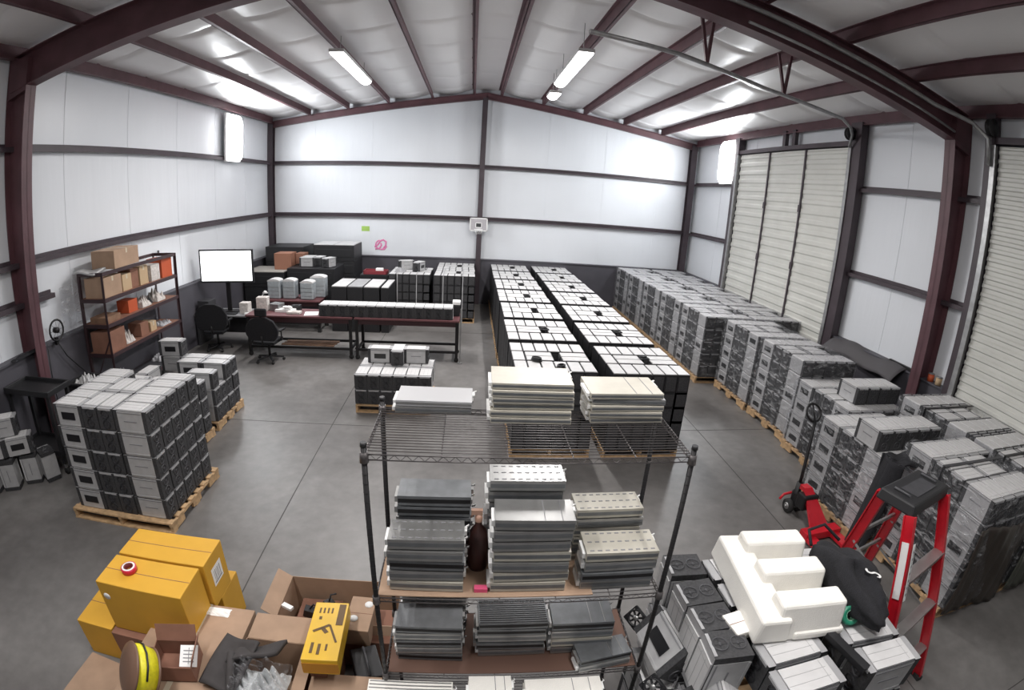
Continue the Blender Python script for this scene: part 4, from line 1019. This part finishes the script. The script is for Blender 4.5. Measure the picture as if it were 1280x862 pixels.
def office_chair(x, y, rz, label, wide, head, back_top):
    t = thing('office_chair', label, 'chair', (x, y, 0), R(rz))
    for k in range(5):
        a = R(72*k+20); m = MB().bar((0,0,.11), (.30*math.cos(a),.30*math.sin(a),.075), .045, .03); l = m.ob('base_leg', blackp, t)
        MB().lathe([(0,-.02),(.03,-.02),(.03,.02),(0,.02)], 12, (.30*math.cos(a), .30*math.sin(a), .031), 0, M90).ob('caster', rubber, l)
    MB().tube([(0,0,.09),(0,0,.42)], .028, 12).ob('gas_column', blackm, t)
    MB().grid(lambda u, v: ((2*u-1)*.26*(1-.12*(2*v-1)**2), (2*v-1)*.26*(1-.12*(2*u-1)**2), .50-.03*((2*u-1)**4+(2*v-1)**4)), 14, 14).box((0,0,.45), (.47,.47,.06)).ob('seat', blackf, t)
    w = wide/2; z0, z1 = .52, back_top
    pts = [(-w*.72,z0),(w*.72,z0),(w*.95,z0+.12),(w,z0+.35*(z1-z0)+.05),(w*.96,z1-.22),(w*.72,z1-.07),(w*.3,z1),(-w*.3,z1),(-w*.72,z1-.07),(-w*.96,z1-.22),(-w,z0+.35*(z1-z0)+.05),(-w*.95,z0+.12)]
    MB().prism(pts, -.30, -.235, 0, Matrix(((1,0,0),(0,0,1),(0,1,0)))).ob('backrest', blackf, t, bevel=.015)
    if head:
        MB().box((0,-.27,z1+.10), (.27,.07,.17)).ob('headrest', blackf, t, bevel=.03); MB().box((0,-.27,z1+.01), (.05,.03,.10)).ob('headrest_post', blackm, t)
    MB().tube([(0,-.05,.44),(0,-.28,.46),(0,-.31,.62)], .022, 8).ob('back_bracket', blackm, t)
    for s in (-1, 1):
        a = MB().tube([(s*.20,0,.45),(s*.31,0,.47),(s*.32,-.02,.68)], .016, 8).ob('armrest_post', blackm, t); MB().box((s*.32,.02,.70), (.07,.27,.035)).ob('arm_pad', blackp, a, bevel=.008)
    return t
office_chair(-5.78, 10.62, 4, 'black office chair with wide rounded back facing the desk', .80, False, 1.12)
office_chair(-4.25, 9.98, -4, 'black office chair with headrest turned towards the workbench', .76, True, 1.02)

def bench(x0, x1, y0, y1, z, label, casters):
    w, d = x1-x0, y1-y0; t = thing('workbench', label, 'table', ((x0+x1)/2, (y0+y1)/2, 0))
    MB().box((0,0,z-.02), (w,d,.04)).ob('bench_top', mat('bench_red', (.13,.05,.055), .5), t, bevel=.004)
    for a in (-1, 1):
        for b_ in (-1, 1):
            l = MB().box((a*(w/2-.05), b_*(d/2-.05), (z-.04)/2+.05), (.06,.06,z-.14)).ob('leg', blackm, t)
            if casters:
                MB().lathe([(0,-.018),(.05,-.018),(.05,.018),(0,.018)], 14, (a*(w/2-.05), b_*(d/2-.05), .052), 0, M90).ob('caster', rubber, l)
            else: MB().box((a*(w/2-.05), b_*(d/2-.05), .05), (.09,.09,.10)).ob('foot', rubber, l)
    for b_ in (-1, 1): MB().box((0, b_*(d/2-.05), .22), (w-.12,.04,.05)).ob('lower_rail', blackm, t)
    for a in (-1, 1): MB().box((a*(w/2-.05), 0, .22), (.04,d-.12,.05)).ob('end_rail', blackm, t)
    MB().box((0,0,z-.10), (w-.16,d-.1,.10)).ob('apron', mat('maroon_apron', (.05,.018,.022), .5), t)
    return t
bench(-2.42, -.18, 10.22, 10.92, .93, 'long workbench with red top edge carrying the row of computers', True)
bench(-4.86, -2.46, 10.22, 10.92, .93, 'left workbench with cluttered top beside the headrest chair', True)
for i in range(14):
    unit((-3.08+i*.204, 10.48, .932), R(90), False, f'white-topped computer in the row on the workbench, {ORD[i]} from left', 'computers in the row on the workbench')
t = thing('label_printer', 'small black and white printer at the right end of the workbench', 'printer', (-.26, 10.72, .932))
MB().box((0,0,.12), (.15,.2,.24)).ob('printer_body', blackp, t, bevel=.01); MB().box((0,0,.29), (.17,.2,.08)).ob('printer_lid', whitep, t, bevel=.01)
t = thing('bench_end_post', 'pale upright post at the right end of the workbench', 'post', (-.15, 10.2, 0)); MB().box((0,-.0,.60), (.03,.03,1.2)).ob('post_body', galv, t); MB().box((0,0,.01), (.1,.1,.02)).ob('post_foot', galv, t)
o = MB().box((0,0,.002), (.30,.34,.004)).ob('white_sheet', whitep, None, (-3.42, 10.48, .932), (0,0,R(12))); tag(o, 'white sheet of paper at the left end of the computer row', 'paper')
for i, (x, y, w, d, h, m_, lb) in enumerate(((-4.05, 10.6, .44, .2, .06, whitep, 'flat white part on the left workbench'), (-3.80, 10.45, .3, .18, .05, dk['white'], 'printed white tray on the left workbench'), (-4.3, 10.72, .26, .22, .16, galv, 'grey metal box at the back of the left workbench'), (-4.62, 10.7, .25, .2, .30, dk['white'], 'pale carton at the left end of the left workbench'), (-3.85, 10.75, .2, .16, .12, blackp, 'black power block on the left workbench'))):
    m = MB().box((0,0,h/2), (w,d,h)); m.box((w*.1,0,h+.006), (w*.4,d*.5,.012)); tag(m.ob('bench_item', m_, None, (x,y,.932), (0,0,R(jit(20))), bevel=.004), lb, 'part')
m = MB()
for k in range(3): m.tube([(-4.0+.09*math.cos(a*.42+k), 10.62+.07*math.sin(a*.42+k)-.1*k*.3, 1.02+.015*k) for a in range(15)], .012, 6)
tag(m.ob('cable_coil', whitep), 'white cable coil lying on the left workbench', 'cable')
for i in range(3):   # planks on the lower rails
    o = MB().box((0,0,.012), (1.2,.1,.024)).ob('wood_plank', dk['wood'], None, (-3.5+.02*i, 10.36+i*.13, .248), (0,0,R(jit(3)))); tag(o, f'brown plank under the left workbench, {ORD[i]} from the front', 'plank', 'planks under the left workbench')

# back table with rounded silver bundles
bench(-5.35, -3.75, 12.2, 12.95, .82, 'rear table holding pale rounded bundles', False)
for i, (x, y, w, h) in enumerate(((-5.02, 12.5, .34, .46), (-4.62, 12.52, .34, .46), (-4.12, 12.45, .34, .44), (-3.93, 12.78, .40, .52))):
    t = thing('wrapped_bundle', f'upright pale grey bundle with rounded white top, {ORD[i]} from left on the rear table', 'bundle', (x, y, .822))
    m = MB().box((0,0,h/2), (w,.30,h)); m.ob('bundle_body', mat('bundle_grey', (.34,.37,.39), .4, 0, .15, 14), t, bevel=.03)
    m = MB(); n = 8; m.prism([(w/2*math.cos(math.pi*k/n), .06*math.sin(math.pi*k/n)) for k in range(n+1)], -.15, .15, 0, Matrix(((1,0,0),(0,0,1),(0,1,0))), (0,0,h-.01)); m.ob('bundle_top', white_t, t)
    m = MB()
    for zz in (.1,.2,.3): m.box((0,-.152,zz), (w*.9,.004,.008))
    m.ob('band', galv, t)
t = thing('desk_lamp', 'small white desk lamp between the screen and the pale bundles', 'lamp', (-4.95, 11.35, .76))
MB().lathe([(0,0),(.08,0),(.08,.015),(0,.015)], 20).ob('lamp_base', whitep, t); MB().tube([(0,0,.01),(0,.02,.3),(.10,0,.44)], .012, 8).ob('lamp_arm', whitep, t); MB().lathe([(.02,.06),(.07,0),(.06,0),(.015,.05)], 18, (.12,0,.42)).ob('lamp_shade', whitep, t)

# black pallet stacks at the back left
def blackstack(x, y, w, d, h, label, top=None, n=2):
    t = thing('black_crate_stack', label, 'crate', (x, y, 0)); L = max(2, int(h/.42))
    for k in range(L):
        z0 = .02+(h-.02)*k/L; hh = (h-.02)/L
        MB().box((0,0,z0+hh/2), (w,d,hh-.012)).box((0,-d/2-.004,z0+hh*.5), (w*.9,.01,hh*.5)).ob('crate', blackp, t, bevel=.008)
    MB().box((0,0,.01), (w,d,.02)).ob('base_sheet', blackm, t)
    if top is not None:
        for i in range(n): MB().box((-w/2+(i+.5)*w/n, 0, h+.008), (w/n-.03, d-.04, .016)).ob('top_sheet', top, t)
    return t
blackstack(-5.78, 14.1, 1.2, 1.1, 1.30, 'low black crate stack at the back left with pale cardboard top', mat('pale_card', (.36,.34,.31), .7), 1)
blackstack(-4.42, 14.15, 1.36, 1.1, 1.42, 'middle black crate stack at back left carrying loose white units')
blackstack(-5.65, 15.45, 1.2, 1.1, 1.86, 'taller black crate stack in the back left corner')
blackstack(-4.10, 15.45, 1.25, 1.1, 1.93, 'tallest black crate stack by the back wall with white sheets on top', white_t, 2)
carton(-5.35, 14.2, 1.32, .5, .5, .46, 'brown carton standing on the low black crate stack', mat('reddish_card', (.30,.14,.09), .8), tape_on=False)
carton(-4.95, 14.5, 1.44, .26, .4, .3, 'dark brown carton behind the loose white units', card_d, tape_on=False)
for i, (x, y, rz) in enumerate(((-4.62, 14.0, 5), (-4.30, 14.2, 85), (-3.98, 13.98, 70), (-4.62, 14.3, 0))):
    unit((x, y, 1.424), R(rz), i == 1, f'loose pale computer on the middle black crates, {ORD[i]} placed', 'loose computers on the back black crates')
for i in range(4):
    w = .40 if i < 3 else .20; x = -3.30+i*.42 if i < 3 else -2.12
    t = thing('black_cabinet', f'low black cabinet with white top, {ORD[i]} from left, in front of the red tray', 'cabinet', (x, 12.96, 0), 0, 'low black cabinets with white tops')
    MB().box((0,0,.58), (w,1.18,1.16)).ob('cabinet_body', blackp, t, bevel=.006); MB().box((0,0,1.172), (w-.03,1.12,.02)).ob('top_sheet', white_t if i != 1 else grey_t, t)
blackstack(-2.68, 14.35, .8, .9, 1.24, 'black crate stack holding the red tray before the back wall')
t = thing('red_tray', 'dark red tray with a white part on the crates near the back wall', 'tray', (-2.66, 14.1, 1.245))
m = MB().box((0,0,.01), (.64,.34,.02))
for s in (-1, 1): m.box((s*.32,0,.05), (.02,.36,.10)); m.box((0,s*.17,.05), (.64,.02,.10))
m.ob('tray_body', mat('tray_red', (.22,.03,.04), .5), t); MB().box((.1,.02,.09), (.2,.16,.12)).ob('white_part', whitep, t, bevel=.01)
bstack(-2.22, 13.62, 'back group', 0); bstack(-.98, 13.6, 'back group', 1); bstack(-.98, 14.88, 'back group', 2)
unit((-1.85, 14.5, 1.332), R(20), False, 'loose pale computer on the left stack of the back group')
unit((-1.45, 14.3, 1.332), R(70), True, 'loose dark computer beside the pale one on the back group')
crumple(-1.95, 14.0, 1.33, .3, .3, .14, mat('grey_bag2', (.3,.3,.31), .5), 'plastic_bag', 'grey plastic bag on the left stack of the back group', 'bag', 91)
for x, nm in ((-1.98, 'first'), (-1.45, 'second'), (-.72, 'third'), (-.18, 'fourth')):
    b = MB().box((x, 13.585, .67), (.022,.004,1.32)); b.box((x, 14.2, 1.336), (.022,1.23,.004)); tag(b.ob('strapping_band', mat('pale_band', (.42,.42,.43), .5)), f'pale vertical strapping band, {nm} from left, on the back group', 'strap', 'strapping bands on the back group')
# wall marks and hoop
t = thing('mini_hoop', 'small basketball hoop with white-outlined backboard on the middle post', 'basketball hoop', (.22, 16.0, 2.60))
MB().box((0,.0,0), (.56,.015,.42)).ob('backboard', mat('smoky_board', (.45,.43,.45), .2), t)
m = MB()
for s in (-1, 1): m.box((s*.265,-.01,0), (.03,.006,.42)); m.box((0,-.01,s*.195), (.56,.006,.03)); m.box((s*.09,-.01,-.02), (.02,.006,.15))
m.box((0,-.01,.05), (.19,.006,.02)); m.box((0,-.01,-.09), (.19,.006,.02)); m.ob('painted_lines', whitep, t)
MB().box((0,-.012,-.02), (.16,.004,.12)).ob('target_square', darkg, t)
m = MB().tube([(.13*math.cos(a*.35), -.16+.13*math.sin(a*.35), -.15) for a in range(18)], .010, 6, closed=True); m.box((0,-.02,-.15), (.08,.03,.03)); rim = m.ob('rim', whitep, t)
m = MB()
for a in range(10): A = a*.628; B_ = A+.3; m.tube([(.13*math.cos(A), -.16+.13*math.sin(A), -.155), (.08*math.cos(B_), -.16+.08*math.sin(B_), -.30)], .004, 4)
m.ob('net', whitep, rim)
MB().box((0,.03,0), (.08,.05,.2)).ob('mount', blackm, t)
o = MB().box((0,0,0), (.26,.006,.16)).ob('green_sticker', mat('sticker_green', (.35,.55,.12), .5), None, (-3.42, 16.316, 2.33)); tag(o, 'small green sticker on the back wall left of the hoop', 'sticker')
pk = mat('pink_ink', (.72,.22,.42), .6); m = MB()
def ink(pts, w=.022): m.tube([(x, 0, z) for x, z in pts], w, 6)
ink([(.17*math.cos(a*.45), .15*math.sin(a*.45)) for a in range(4, 13)]); ink([(-.2,-.08),(-.1,.0),(-.02,.12),(.08,.16),(.17,.10),(.16,-.02),(.08,-.12)], .03); ink([(-.18,-.14),(-.05,-.12),(.02,-.02),(.0,.06)], .03); ink([(.0,-.16),(.12,-.15),(.2,-.05)], .02)
o = m.ob('pink_drawing', pk, None, (-2.92, 16.316, 1.82)); o.scale = (1,.15,1); tag(o, 'pink scribbled drawing on the back wall above the wainscot', 'drawing')
# right wall bits
o = MB().grid(lambda u, v: (7.30-.42*v*(1-.4*math.sin(3*u)), 6.15+2.0*u, 1.50-.25*v*v+.03*math.sin(11*u)), 24, 10).ob('grey_tarp', mat('tarp_grey', (.08,.075,.08), .7)); s = o.modifiers.new('solid','SOLIDIFY'); s.thickness = .015; tag(o, 'dark grey tarp slumped along the right wainscot', 'tarp')
tag(MB().bar((7.27,6.6,1.51), (7.27,5.98,1.51), .05, .05).ob('black_bar', blackm), 'black bar resting on the right wainscot ledge', 'bar')
for i, (y, m_, lb) in enumerate(((5.62, dk['orange'], 'orange red tin on the ledge beside the right column'), (5.44, dk['tan'], 'tan jar on the ledge by the near door track'))):
    t = thing('tin', lb, 'tin', (7.285, y, WZ+.032)); MB().lathe([(0,0),(.055,0),(.055,.12),(0,.12)], 18).ob('tin_body', m_, t); MB().lathe([(.0,.12),(.057,.12),(.057,.135),(0,.135)], 18).ob('lid', galv, t)

tag(lower.ob('black_computers_below', [blackp, fan_d]), 'black computers packed beneath the white-topped ones in the long rows and back group', 'computers', kind='stuff')
# ------------------------------------------------------------------ camera, light
sc = bpy.context.scene
cam = bpy.data.cameras.new('camera'); co = bpy.data.objects.new('camera', cam); C.objects.link(co); sc.camera = co
pitch, yaw, roll, H = -0.29705, 0.09353, 0.05962, 3.588
F = Vector((math.sin(yaw)*math.cos(pitch), math.cos(yaw)*math.cos(pitch), math.sin(pitch)))
Rt = Vector((math.cos(yaw), -math.sin(yaw), 0)); U = Rt.cross(F)
R2 = Rt*math.cos(roll)+U*math.sin(roll); U2 = -Rt*math.sin(roll)+U*math.cos(roll)
co.matrix_world = Matrix(((R2.x,U2.x,-F.x,0),(R2.y,U2.y,-F.y,0),(R2.z,U2.z,-F.z,H),(0,0,0,1)))
cam.type = 'PANO'; cam.panorama_type = 'FISHEYE_LENS_POLYNOMIAL'
cam.sensor_fit = 'HORIZONTAL'; cam.sensor_width = 36; cam.sensor_height = 36*862/1280
cam.fisheye_fov = R(200)
K = (5.67211895e-02, 8.45131181e-05, -3.63497285e-05, 1.18011004e-06)
cam.fisheye_polynomial_k0 = 0.
cam.fisheye_polynomial_k1, cam.fisheye_polynomial_k2, cam.fisheye_polynomial_k3, cam.fisheye_polynomial_k4 = [-k for k in K]
cam.clip_start = .01

lamp_e = mat('lamp_diffuser', (1.,.97,.96), .4, emit=14.)
lamp_w = mat('wall_lamp_diffuser', (1.,.99,1.), .4, emit=14.)
def area(name, loc, rot, sx, sy, W, col=(1,.97,.95), parent=None):
    l = bpy.data.lights.new(name, 'AREA'); l.shape = 'RECTANGLE'; l.size = sx; l.size_y = sy; l.energy = W; l.color = col
    o = bpy.data.objects.new(name, l); C.objects.link(o); o.location = loc; o.rotation_euler = rot
    if parent: o.parent = parent
    return o
def strip(x, y, label, W, L=2.9):
    z = 5.95
    t = thing('ceiling_light', label, 'lamp', (x, y, z), 0)
    MB().box((0,0,.03), (.27, L+.06, .06)).ob('housing', white_t, t, bevel=.008)
    for s in (-1, 1): MB().tube([(0, s*L*.4, .05), (0, s*L*.4, roofz(x)-z+.02)], .006, 6).ob('hanger_rod', galv, t)
    n = 12; prof = [(-.0+.12*math.cos(math.pi*k/n), -.075*math.sin(math.pi*k/n)) for k in range(n+1)]
    MB().prism(prof, -L/2, L/2, 0, Matrix(((1,0,0),(0,0,1),(0,1,0)))).ob('diffuser', lamp_e, t)
    area('light_source', (0, 0, -.09), (0,0,0), .18, L, W, parent=t)
    return t
strip(-2.45, 10.13, 'bright tubular strip light hung under the left roof slope', 250, 2.5)
strip(1.67, 9.42, 'bright tubular strip light hung under the right roof slope', 250, 2.5)
strip(1.74, 11.9, 'short dimmer strip light beyond the right roof strip light', 40, .5)
strip(-2.46, 1.5, 'added unseen fill strip light, left row above the viewpoint', 170)  # added out-of-view fixture, fills the near end of the room with light
strip(1.68, 1.5, 'added unseen fill strip light, right row above the viewpoint', 170)  # its pair on the right, likewise added only for fill light
def wall_light(x, y, z, s, label, W):
    t = thing('wall_light', label, 'lamp', (x, y, z))
    MB().box((-s*.03, 0, 0), (.06, .9, 1.26)).ob('housing', white_t, t, bevel=.01)
    n = 16; hw, hh = .43, .6; rr_ = .25
    pts = []
    for cx_, cy_, a0 in ((hw-rr_, hh-rr_, 0), (-hw+rr_, hh-rr_, 90), (-hw+rr_, -hh+rr_, 180), (hw-rr_, -hh+rr_, 270)):
        for k in range(6): a = R(a0+k*18); pts.append((cx_+rr_*math.cos(a), cy_+rr_*math.sin(a)))
    MB().prism(pts, .0, .07*s, 0, Matrix(((0,0,1),(1,0,0),(0,1,0)))).ob('diffuser', lamp_w, t)
    area('light_source', (s*.12, 0, 0), (0, R(-90)*s, 0), .8, 1.1, W, (.93,.97,1), parent=t)
wall_light(XL+.08, 13.25, 4.95, 1, 'large glowing white wall light on the left wall', 190)
wall_light(XR-.1, 13.75, 5.05, -1, 'large glowing white wall light near the right back corner', 190)
w = bpy.data.worlds.new('world'); w.use_nodes = True; sc.world = w
w.node_tree.nodes['Background'].inputs[0].default_value = (.6,.7,.9,1); w.node_tree.nodes['Background'].inputs[1].default_value = .3
sc.view_settings.view_transform = 'Standard'; sc.view_settings.look = 'None'; sc.view_settings.gamma = 1; sc.view_settings.exposure = -.1
sc.view_settings.use_curve_mapping = False
